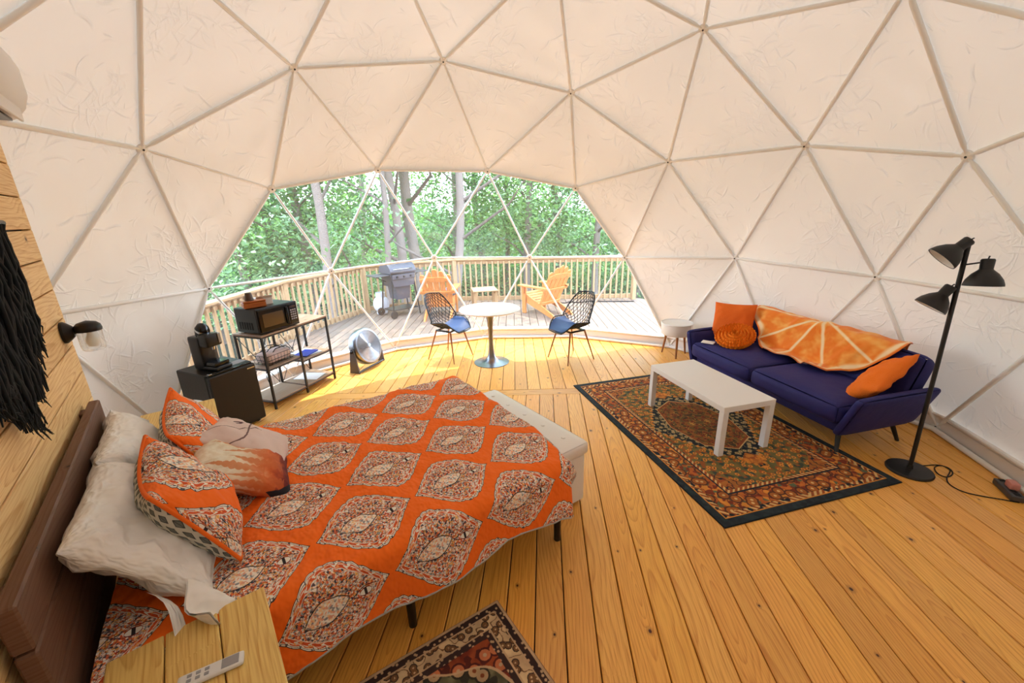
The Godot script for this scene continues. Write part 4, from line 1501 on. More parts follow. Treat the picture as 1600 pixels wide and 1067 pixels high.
# ------------------------------------------------------------------ fridge, rack, fan; table and chairs
func build_kitchen():
	# fridge: local +z is its front
	var fp := Vector3(-2.469, 0, -1.691)
	var fa := deg_to_rad(44.5)
	var ft := Transform3D(Basis(Vector3.UP, fa), fp)
	var fr := thing("mini_fridge", "small black fridge with a coffee machine on top", "fridge", fp, fa)
	part(fr, "cabinet", box(Vector3(0.43, 0.60, 0.42), 0.008, 1, Vector3(0, 0.32, -0.02)), M.fridge_black)
	part(fr, "door", box(Vector3(0.43, 0.575, 0.045), 0.010, 1, Vector3(0, 0.318, 0.217)), M.fridge_black)
	part(fr, "badge", box(Vector3(0.07, 0.012, 0.004), 0.001, 0, Vector3(0.165, 0.572, 0.2405)), M.chrome)
	part(fr, "top_trim", box(Vector3(0.40, 0.012, 0.02), 0.003, 0, Vector3(0, 0.612, 0.205)), M.gloss_black)
	part(fr, "hinge", box(Vector3(0.03, 0.012, 0.03), 0.003, 0, Vector3(-0.18, 0.626, 0.21)), M.chrome)
	for sx in [-0.17, 0.17]:
		for sz in [-0.17, 0.17]:
			part(fr, "foot", lathed([Vector2(0, 0), Vector2(0.018, 0), Vector2(0.018, 0.022), Vector2(0, 0.022)], 10), M.black_plastic, xf(Vector3(sx, 0, sz)))
	# coffee machine
	var cm := thing("coffee_machine", "black capsule coffee machine standing on the small fridge", "coffee machine", ft * Vector3(-0.045, 0.6205, 0.03), fa + 0.12)
	cm.scale = Vector3(0.95, 1.16, 0.86)
	part(cm, "body", softbox(Vector3(0.17, 0.27, 0.15), 0.018, 6, 0.0, xf(Vector3(0, 0.135, -0.06))), M.black_plastic)
	part(cm, "head", softbox(Vector3(0.155, 0.10, 0.13), 0.02, 6, 0.0, xf(Vector3(0, 0.235, 0.06))), M.black_plastic)
	part(cm, "base", softbox(Vector3(0.17, 0.035, 0.30), 0.014, 6, 0.0, xf(Vector3(0, 0.0175, 0.03))), M.black_plastic)
	part(cm, "drip_tray", box(Vector3(0.15, 0.03, 0.13), 0.008, 0, Vector3(0, 0.05, 0.10)), M.gloss_black)
	part(cm, "spout", lathed([Vector2(0, 0), Vector2(0.012, 0), Vector2(0.018, 0.03), Vector2(0, 0.03)], 14), M.chrome, xf(Vector3(0, 0.158, 0.085)))
	part(cm, "handle_trim", box(Vector3(0.03, 0.08, 0.012), 0.003, 1, Vector3(0.05, 0.245, 0.128)), M.steel)
	var dome := begin()
	lathe(dome, [Vector2(0.058, 0.0), Vector2(0.062, 0.03), Vector2(0.058, 0.06), Vector2(0.045, 0.085), Vector2(0.02, 0.10), Vector2(0, 0.102)], 20)
	part(cm, "capsule_dome", done(dome), M.gloss_black, xf(Vector3(0.0, 0.27, -0.03), Vector3(28, 0, 0)))
	part(cm, "silver_band", lathed([Vector2(0.0625, 0.040), Vector2(0.0635, 0.046), Vector2(0.0610, 0.056)], 20), M.chrome, xf(Vector3(0.0, 0.27, -0.03), Vector3(28, 0, 0)))
	for i in 4: part(cm, "button", lathed([Vector2(0, 0), Vector2(0.005, 0), Vector2(0.004, 0.003), Vector2(0, 0.003)], 8), M.grey_paper, xf(Vector3(0.0875, 0.20 - i * 0.022, -0.02), Vector3(0, 0, -90)))
	single("card", "pale leaflet lying on top of the small fridge", "leaflet", box(Vector3(0.16, 0.003, 0.10), 0.0005, 0), M.grey_paper, ft * Transform3D(Basis(Vector3.UP, 0.1), Vector3(0.115, 0.6225, 0.10)))

	# metal rack with three levels; local +z is its front
	var rp := Vector3(-1.950, 0, -2.338)
	var ra := deg_to_rad(49.6)
	var rt := Transform3D(Basis(Vector3.UP, ra), rp)
	var rk := thing("storage_rack", "black metal rack with wooden shelves, standing at the window", "shelf", rp, ra)
	var W := 0.90
	var D := 0.385
	part(rk, "top_shelf", box(Vector3(W, 0.018, D), 0.003, 0, Vector3(0, 0.798, 0)), M.shelf_wood)
	for sx in [-1, 0, 1]:
		for sz in [-1, 1]:
			var h := 0.788
			part(rk, "post", box(Vector3(0.022, h, 0.022), 0.002, 1, Vector3(sx * (W / 2 - 0.012), h / 2, sz * (D / 2 - 0.012))), M.black_metal)
	for lv in [[0.445, -1], [0.385, 1], [0.085, -1], [0.085, 1]]:
		var cx: float = lv[1] * W / 4
		part(rk, "shelf_board", box(Vector3(W / 2 - 0.028, 0.016, D - 0.02), 0.003, 0, Vector3(cx, lv[0], 0)), M.shelf_wood)
		var st := begin()
		for sz in [-1, 1]: bx(st, Vector3(cx, lv[0] - 0.014, sz * (D / 2 - 0.012)), Vector3(W / 2 - 0.02, 0.014, 0.014), 0.002)
		for sx in [-1, 1]: bx(st, Vector3(cx + sx * (W / 4 - 0.018), lv[0] - 0.014, 0), Vector3(0.014, 0.014, D - 0.03), 0.002, 2)
		part(rk, "shelf_frame", done(st), M.black_metal)
	var top := begin()
	for sz in [-1, 1]: bx(top, Vector3(0, 0.780, sz * (D / 2 - 0.012)), Vector3(W - 0.03, 0.016, 0.016), 0.002)
	for sx in [-1, 0, 1]: bx(top, Vector3(sx * (W / 2 - 0.012), 0.780, 0), Vector3(0.016, 0.016, D - 0.04), 0.002, 2)
	part(rk, "top_frame", done(top), M.black_metal)
	for sx in [-1, 1]:
		var cx: float = sx * W / 4
		for q in [[-1, 1], [1, -1]]:
			part(rk, "cross_wire", tubes([Vector3(cx + q[0] * 0.20, 0.10, -D / 2 + 0.008), Vector3(cx + q[1] * 0.20, 0.76, -D / 2 + 0.008)], 0.004, 6), M.black_metal)
	# microwave on the rack
	var mp := Vector3(-2.050, 0.8075, -2.175)
	var ma := deg_to_rad(46.2)
	var mwt := Transform3D(Basis(Vector3.UP, ma), mp)
	var mw := thing("microwave", "black microwave oven with a wooden box on top", "microwave", mp, ma)
	part(mw, "case", box(Vector3(0.462, 0.25, 0.315), 0.008, 0, Vector3(0, 0.137, -0.012)), M.black_plastic)
	part(mw, "front_frame", box(Vector3(0.470, 0.252, 0.022), 0.006, 0, Vector3(0, 0.137, 0.157)), M.bronze)
	part(mw, "door", box(Vector3(0.335, 0.225, 0.012), 0.004, 0, Vector3(-0.058, 0.137, 0.172)), M.gloss_black)
	part(mw, "window", box(Vector3(0.235, 0.135, 0.004), 0.001, 0, Vector3(-0.072, 0.137, 0.1795)), M.reflection_tinted_glass)
	part(mw, "handle", tubes([Vector3(0.088, 0.05, 0.178), Vector3(0.088, 0.055, 0.196), Vector3(0.088, 0.22, 0.196), Vector3(0.088, 0.225, 0.178)], 0.007, 8), M.black_plastic)
	part(mw, "control_panel", box(Vector3(0.098, 0.215, 0.010), 0.003, 1, Vector3(0.170, 0.137, 0.171)), M.gloss_black)
	part(mw, "display", box(Vector3(0.07, 0.022, 0.003), 0.001, 0, Vector3(0.170, 0.215, 0.1765)), M.reflection_tinted_glass)
	for i in 5:
		for j in 3:
			part(mw, "button", box(Vector3(0.018, 0.014, 0.004), 0.001, 0, Vector3(0.145 + j * 0.025, 0.180 - i * 0.024, 0.1765)), M.grey_paper)
	for i in 6: part(mw, "vent_slot", box(Vector3(0.003, 0.075, 0.018), 0.0, 1, Vector3(-0.2315, 0.085, -0.11 + i * 0.035)), M.dark_gap)
	for sx in [-0.19, 0.19]:
		for sz in [-0.12, 0.12]:
			part(mw, "foot", lathed([Vector2(0, 0), Vector2(0.014, 0), Vector2(0.014, 0.013), Vector2(0, 0.013)], 8), M.black_plastic, xf(Vector3(sx, 0, sz)))
	var wb := thing("wooden_box", "small orange-brown wooden box on the microwave", "box", mwt * Vector3(-0.135, 0.263, 0.02), ma - 0.42)
	part(wb, "body", box(Vector3(0.20, 0.055, 0.11), 0.006, 0, Vector3(0, 0.0275, 0)), M.box_wood)
	part(wb, "lid", box(Vector3(0.204, 0.016, 0.114), 0.005, 0, Vector3(0, 0.064, 0)), M.box_wood)
	single("cup", "brown paper cup turned over on the wooden box", "cup", lathed([Vector2(0.036, 0), Vector2(0.040, 0.003), Vector2(0.029, 0.075), Vector2(0.027, 0.078), Vector2(0, 0.078)], 20), M.brown_cup, Transform3D(Basis.IDENTITY, mwt * Vector3(-0.165, 0.3355, 0.01)))
	var cb := thing("carton", "open white carton beside the wooden box on the microwave", "box", mwt * Vector3(0.015, 0.263, -0.04), ma - 0.42)
	var ct := begin()
	bx(ct, Vector3(0, 0.035, 0.055), Vector3(0.15, 0.07, 0.004), 0.0005)
	bx(ct, Vector3(0, 0.035, -0.055), Vector3(0.15, 0.07, 0.004), 0.0005)
	bx(ct, Vector3(0.075, 0.035, 0), Vector3(0.004, 0.07, 0.11), 0.0005)
	bx(ct, Vector3(-0.075, 0.035, 0), Vector3(0.004, 0.07, 0.11), 0.0005)
	bx(ct, Vector3(0, 0.002, 0), Vector3(0.15, 0.004, 0.11), 0.0005)
	part(cb, "carton_walls", done(ct), M.paper)
	part(cb, "flap", box(Vector3(0.15, 0.003, 0.05), 0.0005, 0), M.paper, xf(Vector3(0, 0.082, 0.075), Vector3(-38, 0, 0)))
	# on the rack's shelves
	var wbk := thing("wire_basket", "black wire basket lined with pinkish cloth on the rack's middle shelf", "basket", rt * Vector3(-0.215, 0.4535, 0.03), ra)
	var ws := begin()
	for y in [0.0, 0.05, 0.10]:
		var s: float = 1.0 + y * 1.2
		tube(ws, [Vector3(-0.15 * s, y + 0.004, -0.10 * s), Vector3(0.15 * s, y + 0.004, -0.10 * s), Vector3(0.15 * s, y + 0.004, 0.10 * s), Vector3(-0.15 * s, y + 0.004, 0.10 * s)], 0.003, 6, true)
	for i in 9:
		var x := -0.15 + i * 0.0375
		for sz in [-1, 1]: tube(ws, [Vector3(x, 0.004, sz * 0.10), Vector3(x * 1.12, 0.104, sz * 0.112)], 0.002, 5)
	for i in 5:
		var z := -0.10 + i * 0.05
		for sx in [-1, 1]: tube(ws, [Vector3(sx * 0.15, 0.004, z), Vector3(sx * 0.168, 0.104, z * 1.12)], 0.002, 5)
	part(wbk, "wires", done(ws), M.black_metal)
	var lin := begin()
	soft(lin, Vector3(0.29, 0.10, 0.19), 0.03, 8, 0.004, xf(Vector3(0, 0.065, 0)))
	part(wbk, "cloth_liner", done(lin), M.branch_print)
	for i in 3: part(wbk, "handle", tubes([Vector3(-0.10 + i * 0.02, 0.11, -0.08 + i * 0.07), Vector3(-0.02, 0.17 - i * 0.01, -0.05 + i * 0.06), Vector3(0.10, 0.15, -0.06 + i * 0.07), Vector3(0.14, 0.11, -0.06 + i * 0.07)], 0.005, 6), M.black_plastic)
	single("folder", "bright blue folder on the rack's middle shelf", "folder", box(Vector3(0.24, 0.012, 0.17), 0.002, 0), M.blue_folder, rt * xf(Vector3(0.20, 0.404, 0.04), Vector3(0, 12, 0)))
	single("paper_sheet", "white paper sheet under the blue folder", "paper", box(Vector3(0.22, 0.002, 0.29), 0.0005, 0), M.paper, rt * xf(Vector3(0.245, 0.3945, -0.01), Vector3(0, -8, 0)))
	single("paper_sheet", "white paper sheet on the rack's lowest shelf", "paper", box(Vector3(0.21, 0.002, 0.29), 0.0005, 0), M.paper, rt * xf(Vector3(0.23, 0.0945, 0.0), Vector3(0, 14, 0)))
	var ph := thing("power_adapter", "white power adapter with cables on the floor behind the rack", "power strip", rt * Vector3(-0.02, 0.0, -0.27), ra)
	part(ph, "block", softbox(Vector3(0.20, 0.04, 0.06), 0.008, 5, 0.0, xf(Vector3(0, 0.02, 0))), M.white_plastic)
	for i in 3:
		part(ph, "cable", tubes([Vector3(-0.06 + i * 0.06, 0.035, 0), Vector3(-0.08 + i * 0.08, 0.18, -0.02), Vector3(-0.05 + i * 0.04, 0.36, -0.01), Vector3(0.02 - i * 0.05, 0.52, 0.015), Vector3(0.0, 0.70, 0.02)], 0.004, 6), M.black_plastic if i != 1 else M.white_plastic)

	# round floor fan leaning on the window
	var fan := thing("floor_fan", "round silver floor fan tilted on its stand near the window", "fan", Vector3(-1.12, 0, -2.82), 0.86)
	var tilt := xf(Vector3(0, 0.285, 0), Vector3(72, 0, 0))
	part(fan, "housing", lathed([Vector2(0.20, -0.075), Vector2(0.232, -0.06), Vector2(0.242, -0.01), Vector2(0.242, 0.045), Vector2(0.230, 0.062), Vector2(0.205, 0.066), Vector2(0.205, 0.045), Vector2(0.20, -0.07)], 48), M.steel, tilt)
	for sgn in [1.0, -1.0]:
		var gs := begin()
		for i in 24:
			var r := 0.018 + i * 0.0081
			var ring := []
			for k in 40: ring.append(Vector3(cos(TAU * k / 40) * r, sgn * (0.060 + 0.008 * (1.0 - r / 0.2)), sin(TAU * k / 40) * r))
			tube(gs, ring, 0.0024, 5, true)
		for k in 8: tube(gs, [Vector3(cos(TAU * k / 8) * 0.02, sgn * 0.062, sin(TAU * k / 8) * 0.02), Vector3(cos(TAU * k / 8) * 0.207, sgn * 0.056, sin(TAU * k / 8) * 0.207)], 0.003, 5)
		part(fan, "grille", done(gs), M.chrome, tilt)
	part(fan, "hub_cap", lathed([Vector2(0.03, 0.064), Vector2(0.026, 0.072), Vector2(0, 0.075)], 18), M.steel, tilt)
	part(fan, "motor", lathed([Vector2(0, -0.05), Vector2(0.05, -0.05), Vector2(0.055, 0.0), Vector2(0.04, 0.03), Vector2(0, 0.035)], 18), M.dull_metal, tilt)
	for k in 5:
		var bs := begin()
		var a := TAU * k / 5
		sheet(bs, 6, 6, func(u: float, v: float): return Vector3(cos(a + (u - 0.5) * 0.9) * lerpf(0.05, 0.19, v), 0.02 * (u - 0.5) * 2.0, sin(a + (u - 0.5) * 0.9) * lerpf(0.05, 0.19, v)))
		sheet(bs, 6, 6, func(u: float, v: float): return Vector3(cos(a + (u - 0.5) * 0.9) * lerpf(0.05, 0.19, v), 0.02 * (u - 0.5) * 2.0 - 0.003, sin(a + (u - 0.5) * 0.9) * lerpf(0.05, 0.19, v)), null, 0, true)
		part(fan, "blade", done(bs), M.steel, tilt)
	for sx in [-1, 1]:
		part(fan, "stand_arm", prismed(PackedVector2Array([Vector2(-0.075, 0.0), Vector2(0.075, 0.0), Vector2(0.028, 0.30), Vector2(0.0, 0.325), Vector2(-0.028, 0.30)]), -0.008, 0.008, Transform3D(Basis(Vector3.UP, PI / 2), Vector3(sx * 0.258, 0, 0))), M.dull_metal)
		part(fan, "pivot_knob", lathed([Vector2(0, 0), Vector2(0.022, 0), Vector2(0.018, 0.02), Vector2(0, 0.022)], 14), M.black_plastic, Transform3D(Basis(Vector3.BACK, -sx * PI / 2), Vector3(sx * 0.266, 0.285, 0)))
	part(fan, "stand_bar", tubes([Vector3(-0.258, 0.014, 0.06), Vector3(0.258, 0.014, 0.06)], 0.012, 10), M.dull_metal)

# ------------------------------------------------------------------ dining
func shell_point(u: float, v: float) -> Vector3:
	# u -1..1 across, v 0 front lip .. 1 top of the back
	var prof := [Vector3(0, 0.422, 0.265), Vector3(0, 0.437, 0.17), Vector3(0, 0.430, 0.05), Vector3(0, 0.430, -0.06), Vector3(0, 0.470, -0.155), Vector3(0, 0.560, -0.220), Vector3(0, 0.680, -0.275), Vector3(0, 0.790, -0.320), Vector3(0, 0.868, -0.350)]
	var f := v * 8.0
	var i := mini(int(f), 7)
	var t := f - i
	var p0: Vector3 = prof[maxi(i - 1, 0)]
	var p1: Vector3 = prof[i]
	var p2: Vector3 = prof[i + 1]
	var p3: Vector3 = prof[mini(i + 2, 8)]
	var p := p1.cubic_interpolate(p2, p0, p3, t)
	var wd := [0.130, 0.205, 0.245, 0.265, 0.270, 0.260, 0.240, 0.205, 0.150]
	var w := lerpf(wd[i], wd[i + 1], smoothstep(0.0, 1.0, t) * 0.35 + t * 0.65)
	var up := smoothstep(0.75, 0.30, v) * smoothstep(0.0, 0.22, v)
	var fw := smoothstep(0.35, 0.65, v) * (1.0 - 0.35 * smoothstep(0.7, 1.0, v))
	p.x = u * w
	p.y += u * u * 0.125 * up
	p.z += u * u * 0.135 * fw
	return p

func make_chair() -> Node3D:
	var ch := thing("wire_chair", "", "chair", Vector3.ZERO, 0.0, "wire shell chairs at the round table")
	var rim := []
	for i in 24: rim.append(shell_point(-1.0, i / 24.0))
	for i in 10: rim.append(shell_point(lerpf(-1, 1, i / 10.0), 1.0) + Vector3(0, 0.012 * sin(PI * i / 10.0), 0))
	for i in 24: rim.append(shell_point(1.0, 1.0 - i / 24.0))
	for i in 10: rim.append(shell_point(lerpf(1, -1, i / 10.0), 0.0) + Vector3(0, 0, 0.018 * sin(PI * i / 10.0)))
	part(ch, "rim", tubes(rim, 0.0085, 8, true), M.black_plastic)
	var lt := begin()
	for dir in [-1.0, 1.0]:
		for k in 21:
			var c := -1.8 + k * 0.18 if dir > 0 else 1.8 - k * 0.18
			var pts := []
			for j in 41:
				var v := j / 40.0
				var u: float = c + dir * (v - 0.5) * 1.7
				if absf(u) <= 1.0: pts.append(shell_point(u, v))
			if pts.size() > 2: tube(lt, pts, 0.0042, 5)
	var lp := part(ch, "lattice", done(lt), M.black_plastic)
	lp.set_meta("kind", "stuff")
	var cu := begin()
	sheet(cu, 14, 14, func(u: float, v: float): return shell_point((u * 2 - 1) * 0.92, 0.02 + v * 0.44) + Vector3(0, 0.010 + 0.016 * sin(PI * u) * sin(PI * v), 0))
	sheet(cu, 14, 14, func(u: float, v: float): return shell_point((u * 2 - 1) * 0.92, 0.02 + v * 0.44) + Vector3(0, 0.004, 0), null, 0, true)
	part(ch, "seat_cushion", done(cu), M.seat_blue)
	var br := begin()
	for sx in [-1, 1]: bx(br, Vector3(sx * 0.13, 0.412, 0.0), Vector3(0.03, 0.02, 0.26), 0.004, 2)
	for sz in [-0.11, 0.11]: bx(br, Vector3(0, 0.412, sz), Vector3(0.28, 0.02, 0.03), 0.004)
	part(ch, "seat_bracket", done(br), M.black_metal)
	for sx in [-1, 1]:
		for sz in [-1, 1]:
			part(ch, "leg", tubes([Vector3(sx * 0.135, 0.415, sz * 0.12), Vector3(sx * 0.215, 0.0, sz * 0.225 - 0.01)], [0.0125, 0.008], 10), M.leg_wood)
	return ch

func build_dining():
	var ch := make_chair()
	ch.position = Vector3(-0.01, 0, -2.69)
	ch.rotation.y = deg_to_rad(38)
	tag(ch, "black wire shell chair with blue seat pad, between the fan and the round table")
	var c2: Node3D = ch.duplicate()
	c2.name = numbered("wire_chair")
	add_child(c2)
	c2.position = Vector3(1.46, 0, -1.93)
	c2.rotation.y = deg_to_rad(-80)
	tag(c2, "black wire shell chair with blue seat pad, on the sofa's side of the round table")
	var tb := thing("pedestal_table", "small round tulip table with pale wood top and steel pedestal", "table", Vector3(0.44, 0, -2.26))
	part(tb, "tabletop", lathed([Vector2(0, 0.712), Vector2(0.30, 0.712), Vector2(0.385, 0.722), Vector2(0.400, 0.732), Vector2(0.398, 0.738), Vector2(0.0, 0.739)], 56), M.table_wood)
	part(tb, "pedestal", lathed([Vector2(0.235, 0.003), Vector2(0.235, 0.007), Vector2(0.16, 0.020), Vector2(0.09, 0.040), Vector2(0.058, 0.075), Vector2(0.043, 0.14), Vector2(0.032, 0.25), Vector2(0.030, 0.38), Vector2(0.037, 0.52), Vector2(0.052, 0.65), Vector2(0.075, 0.712)], 40), M.steel)
	part(tb, "base_plate", lathed([Vector2(0, 0.0), Vector2(0.232, 0.0), Vector2(0.236, 0.004), Vector2(0.0, 0.004)], 40), M.steel)

# ------------------------------------------------------------------ lounge
func build_lounge():
	# rugs
	var rug := thing("area_rug", "large dark-bordered oriental rug under the white coffee table", "rug", Vector3(1.661, 0, 0.146), deg_to_rad(-6.3))
	part(rug, "pile", rug_mesh(1.52, 2.33, 0.009), M.rug_print)
	part(rug, "bound_edge", box(Vector3(1.53, 0.006, 2.34), 0.002, 0, Vector3(0, 0.0035, 0)), M.rug_edge)
	var r2 := thing("bedside_rug", "small rust and cream oriental rug on the floor beside the bed", "rug", Vector3(-1.315, 0, 1.700), 0.2)
	# its long side runs along the bed
	part(r2, "pile", rug_mesh(0.86, 1.45, 0.007), M.small_rug_print, xf(Vector3(-0.02, 0, 0.0), Vector3(0, 90, 0)))
	part(r2, "bound_edge", box(Vector3(1.46, 0.005, 0.87), 0.002, 0, Vector3(-0.02, 0.003, 0)), M.small_rug_edge)

	# coffee table
	var ct := thing("coffee_table", "white rectangular coffee table on the large rug", "table", Vector3(1.658, 0.009, 0.170), deg_to_rad(-96.6))
	part(ct, "tabletop", box(Vector3(0.99, 0.05, 0.495), 0.003, 0, Vector3(0, 0.410, 0)), M.white_paint)
	for sx in [-1, 1]:
		for sz in [-1, 1]:
			part(ct, "leg", box(Vector3(0.05, 0.385, 0.05), 0.002, 1, Vector3(sx * 0.469, 0.1925, sz * 0.2215)), M.white_paint)

	# sofa: local z is its front, local x runs towards the lamp
	var sp := Vector3(2.706, 0, 0.152)
	var sa := deg_to_rad(-97.5)
	var so := thing("sofa", "dark navy velvet sofa with an orange blanket over its back", "sofa", sp, sa)
	part(so, "base_frame", softbox(Vector3(1.80, 0.13, 0.70), 0.03, 8, 0.0, xf(Vector3(0, 0.235, 0.0))), M.navy_velvet)
	for sx in [-1, 1]:
		part(so, "seat_cushion", softbox(Vector3(0.875, 0.17, 0.72), 0.06, 12, 0.02, xf(Vector3(sx * 0.438, 0.350, 0.07))), M.navy_velvet)
		part(so, "backrest", softbox(Vector3(0.905, 0.40, 0.14), 0.055, 12, 0.015, xf(Vector3(sx * 0.455, 0.555, -0.325), Vector3(-22, 0, 0))), M.navy_velvet)
		var sh := Basis(Vector3(1, 0, 0), Vector3(sx * 0.36, 1, 0), Vector3(0, 0, 1))
		var st := begin()
		soft(st, Vector3(0.075, 0.36, 0.80), 0.036, 12, 0.012, Transform3D(sh, Vector3(sx * 0.925, 0.355, 0.0)))
		part(so, "armrest", done(st), M.navy_velvet)
		for sz in [-1, 1]:
			part(so, "leg", tubes([Vector3(sx * 0.80, 0.20, sz * 0.27), Vector3(sx * 0.86, 0.010 if sz > 0 else 0.0, sz * 0.33)], [0.022, 0.014], 12), M.black_metal)
	# blanket: a round orange slice laid over the ridge
	var path := [Vector2(-0.545, 0.42), Vector2(-0.525, 0.68), Vector2(-0.480, 0.778), Vector2(-0.410, 0.808), Vector2(-0.330, 0.800), Vector2(-0.282, 0.735), Vector2(-0.150, 0.486), Vector2(-0.10, 0.474), Vector2(0.02, 0.478), Vector2(0.45, 0.480)]
	var lens := [0.0]
	for i in path.size() - 1: lens.append(lens[i] + path[i].distance_to(path[i + 1]))
	var ridge: float = lens[3]
	var onpath := func(b: float) -> Vector2:
		var s: float = clampf(b + ridge, 0.0, lens[lens.size() - 1] - 0.001)
		for i in path.size() - 1:
			if s <= lens[i + 1]: return path[i].lerp(path[i + 1], (s - lens[i]) / (lens[i + 1] - lens[i]))
		return path[path.size() - 1]
	var bn := noise(FastNoiseLite.TYPE_SIMPLEX, 2.5, 90, 2)
	var bf := func(u: float, v: float, off: float) -> Vector3:
		var r := v
		var a := u * TAU
		var wob := 1.0 + 0.05 * sin(a * 7.0) + 0.03 * sin(a * 11.0 + 1.0)
		var x := 0.0 + cos(a) * r * 0.72 * wob
		var b := 0.0 + sin(a) * r * 0.62 * wob
		b = maxf(b, -0.33)
		var p: Vector2 = onpath.call(b)
		var q: Vector2 = onpath.call(b + 0.02)
		var nrm := Vector2(-(q.y - p.y), q.x - p.x).normalized()
		if nrm.length() < 0.5: nrm = Vector2(0, 1)
		var w := 0.012 + 0.016 * bn.get_noise_2d(x * 1.6 + b * 0.8, b * 0.7) + 0.013 * sin(x * 15.0 + b * 7.0) * smoothstep(0.05, 0.4, b) + 0.02 * smoothstep(0.82, 1.0, r) * absf(sin(a * 9.0))
		p += nrm * maxf(w, 0.004) + nrm * off
		return Vector3(x, p.y, p.x)
	var buv := func(u: float, v: float) -> Vector2: return Vector2(0.5, 0.5) + Vector2(cos(u * TAU), sin(u * TAU)) * v * 0.485
	var bs := begin()
	sheet(bs, 120, 40, func(u: float, v: float): return bf.call(u, v, 0.0), buv, 0, true)
	sheet(bs, 120, 40, func(u: float, v: float): return bf.call(u, v, -0.006), buv)
	single("blanket", "fleece blanket printed as an orange slice, hung over the sofa back", "blanket", done(bs), M.slice_print, Transform3D(Basis(Vector3.UP, sa), sp))
	# cushions on the sofa
	single("sofa_cushion", "plain square orange cushion in the sofa's far corner", "cushion", pillow(0.45, 0.44, 0.15, 0.07, 20, 0.01, 21, func(u: float, v: float): return Vector2(u, v) * 3.0), M.orange_cloth, Transform3D(Basis.from_euler(Vector3(-17, -66, 3) * PI / 180.0), Vector3(2.890, 0.640, -0.660)), "orange sofa cushions")
	var rf := begin()
	var prof := [Vector2(0.0, -0.045), Vector2(0.12, -0.05), Vector2(0.185, -0.02), Vector2(0.197, 0.0)]
	var top := []
	for i in 6:
		var r := 0.197 - i * 0.0335
		var y := 0.012 + 0.045 * (1.0 - pow(r / 0.197, 2.0))
		top.append(Vector2(r, y + 0.020))
		top.append(Vector2(r - 0.016, y - 0.012))
	top.append(Vector2(0, 0.058))
	# ruffles: each ring wavers
	var all: Array = prof + top
	for i in all.size() - 1:
		rf.set_smooth_group(1 + i)
		for k in 96:
			var q := []
			for e in [[all[i], k], [all[i], k + 1], [all[i + 1], k + 1], [all[i + 1], k]]:
				var a: float = TAU * e[1] / 96.0
				var rr: float = e[0].x * (1.0 + (0.045 * sin(a * 30.0 + i * 1.3) if i > 2 else 0.0))
				q.append(Vector3(rr * sin(a), e[0].y + (0.008 * sin(a * 30.0 + i) if i > 2 and e[0].x > 0.01 else 0.0), rr * cos(a)))
			if q[2].is_equal_approx(q[3]): tri(rf, q[0], q[1], q[2])
			else: quad(rf, q[0], q[1], q[2], q[3])
	single("sofa_cushion", "round ruffled orange cushion leaning before the square orange one", "cushion", done(rf), M.orange_ruffle, xf(Vector3(2.680, 0.545, -0.435), Vector3(27, -66, 0)), "orange sofa cushions")
	single("sofa_cushion", "oblong orange knit cushion slumped against the sofa arm by the lamp", "cushion", pillow(0.56, 0.34, 0.15, 0.04, 22, 0.012, 23, func(u: float, v: float): return Vector2(u * 4.0, v * 2.4)), M.orange_knit, basis_from(Vector3(0.93, 0.37, -0.05), Vector3(0.1, -0.60, -0.75), Vector3(2.660, 0.575, 0.930)), "orange sofa cushions")
	single("booklet", "small white booklet on the sofa seat, left of the round cushion", "booklet", box(Vector3(0.13, 0.012, 0.09), 0.001, 0), M.paper, xf(Vector3(2.485, 0.462, -0.610), Vector3(0, -60, 0)))

	# floor lamp with three black heads; local x is to the right as seen from the bed
	var lp := thing("floor_lamp", "black floor lamp with three adjustable cone heads beside the sofa", "lamp", Vector3(2.509, 0, 1.326), deg_to_rad(-69.8))
	part(lp, "base", lathed([Vector2(0, 0), Vector2(0.138, 0), Vector2(0.140, 0.010), Vector2(0.134, 0.020), Vector2(0.02, 0.026), Vector2(0.016, 0.05), Vector2(0, 0.05)], 40), M.lamp_black)
	part(lp, "pole", tubes([Vector3(0, 0.02, 0), Vector3(-0.02, 0.85, 0), Vector3(-0.045, 1.69, 0)], 0.0135, 14), M.lamp_black)
	for h in [[-0.043, 1.630, Vector3(-0.078, 1.640, 0.02), Vector3(-0.145, 1.560, 0.05)], [-0.040, 1.525, Vector3(0.062, 1.520, 0.02), Vector3(0.070, 1.405, 0.03)], [-0.036, 1.360, Vector3(-0.080, 1.352, 0.02), Vector3(-0.135, 1.240, 0.05)]]:
		var neck: Vector3 = h[2]
		var rim: Vector3 = h[3]
		var ax := (neck - rim).normalized()
		var t := Transform3D(Basis(Quaternion(Vector3.UP, ax)), rim)
		var hd := part(lp, "lamp_head", lathed([Vector2(0.086, 0.002), Vector2(0.092, 0.0), Vector2(0.091, 0.012), Vector2(0.082, 0.040), Vector2(0.060, 0.075), Vector2(0.034, 0.100), Vector2(0.031, 0.105), Vector2(0.033, 0.160), Vector2(0.028, 0.168), Vector2(0, 0.170)], 32), M.lamp_black, t)
		part(hd, "inner_shade", lathed([Vector2(0.026, 0.098), Vector2(0.056, 0.072), Vector2(0.078, 0.038), Vector2(0.086, 0.002)], 32), M.white_paint)
		part(hd, "bulb", lathed([Vector2(0, 0.022), Vector2(0.020, 0.030), Vector2(0.026, 0.050), Vector2(0.016, 0.078), Vector2(0.013, 0.098), Vector2(0, 0.098)], 16), M.bulb_frost)
		part(hd, "switch", tubes([Vector3(0, 0.168, 0), Vector3(0.004, 0.186, 0)], 0.004, 8), M.black_metal)
		part(lp, "arm", tubes([Vector3(h[0], h[1], 0), neck + ax * 0.035], 0.005, 8), M.lamp_black)
	# cord and power strip
	var cpts := []
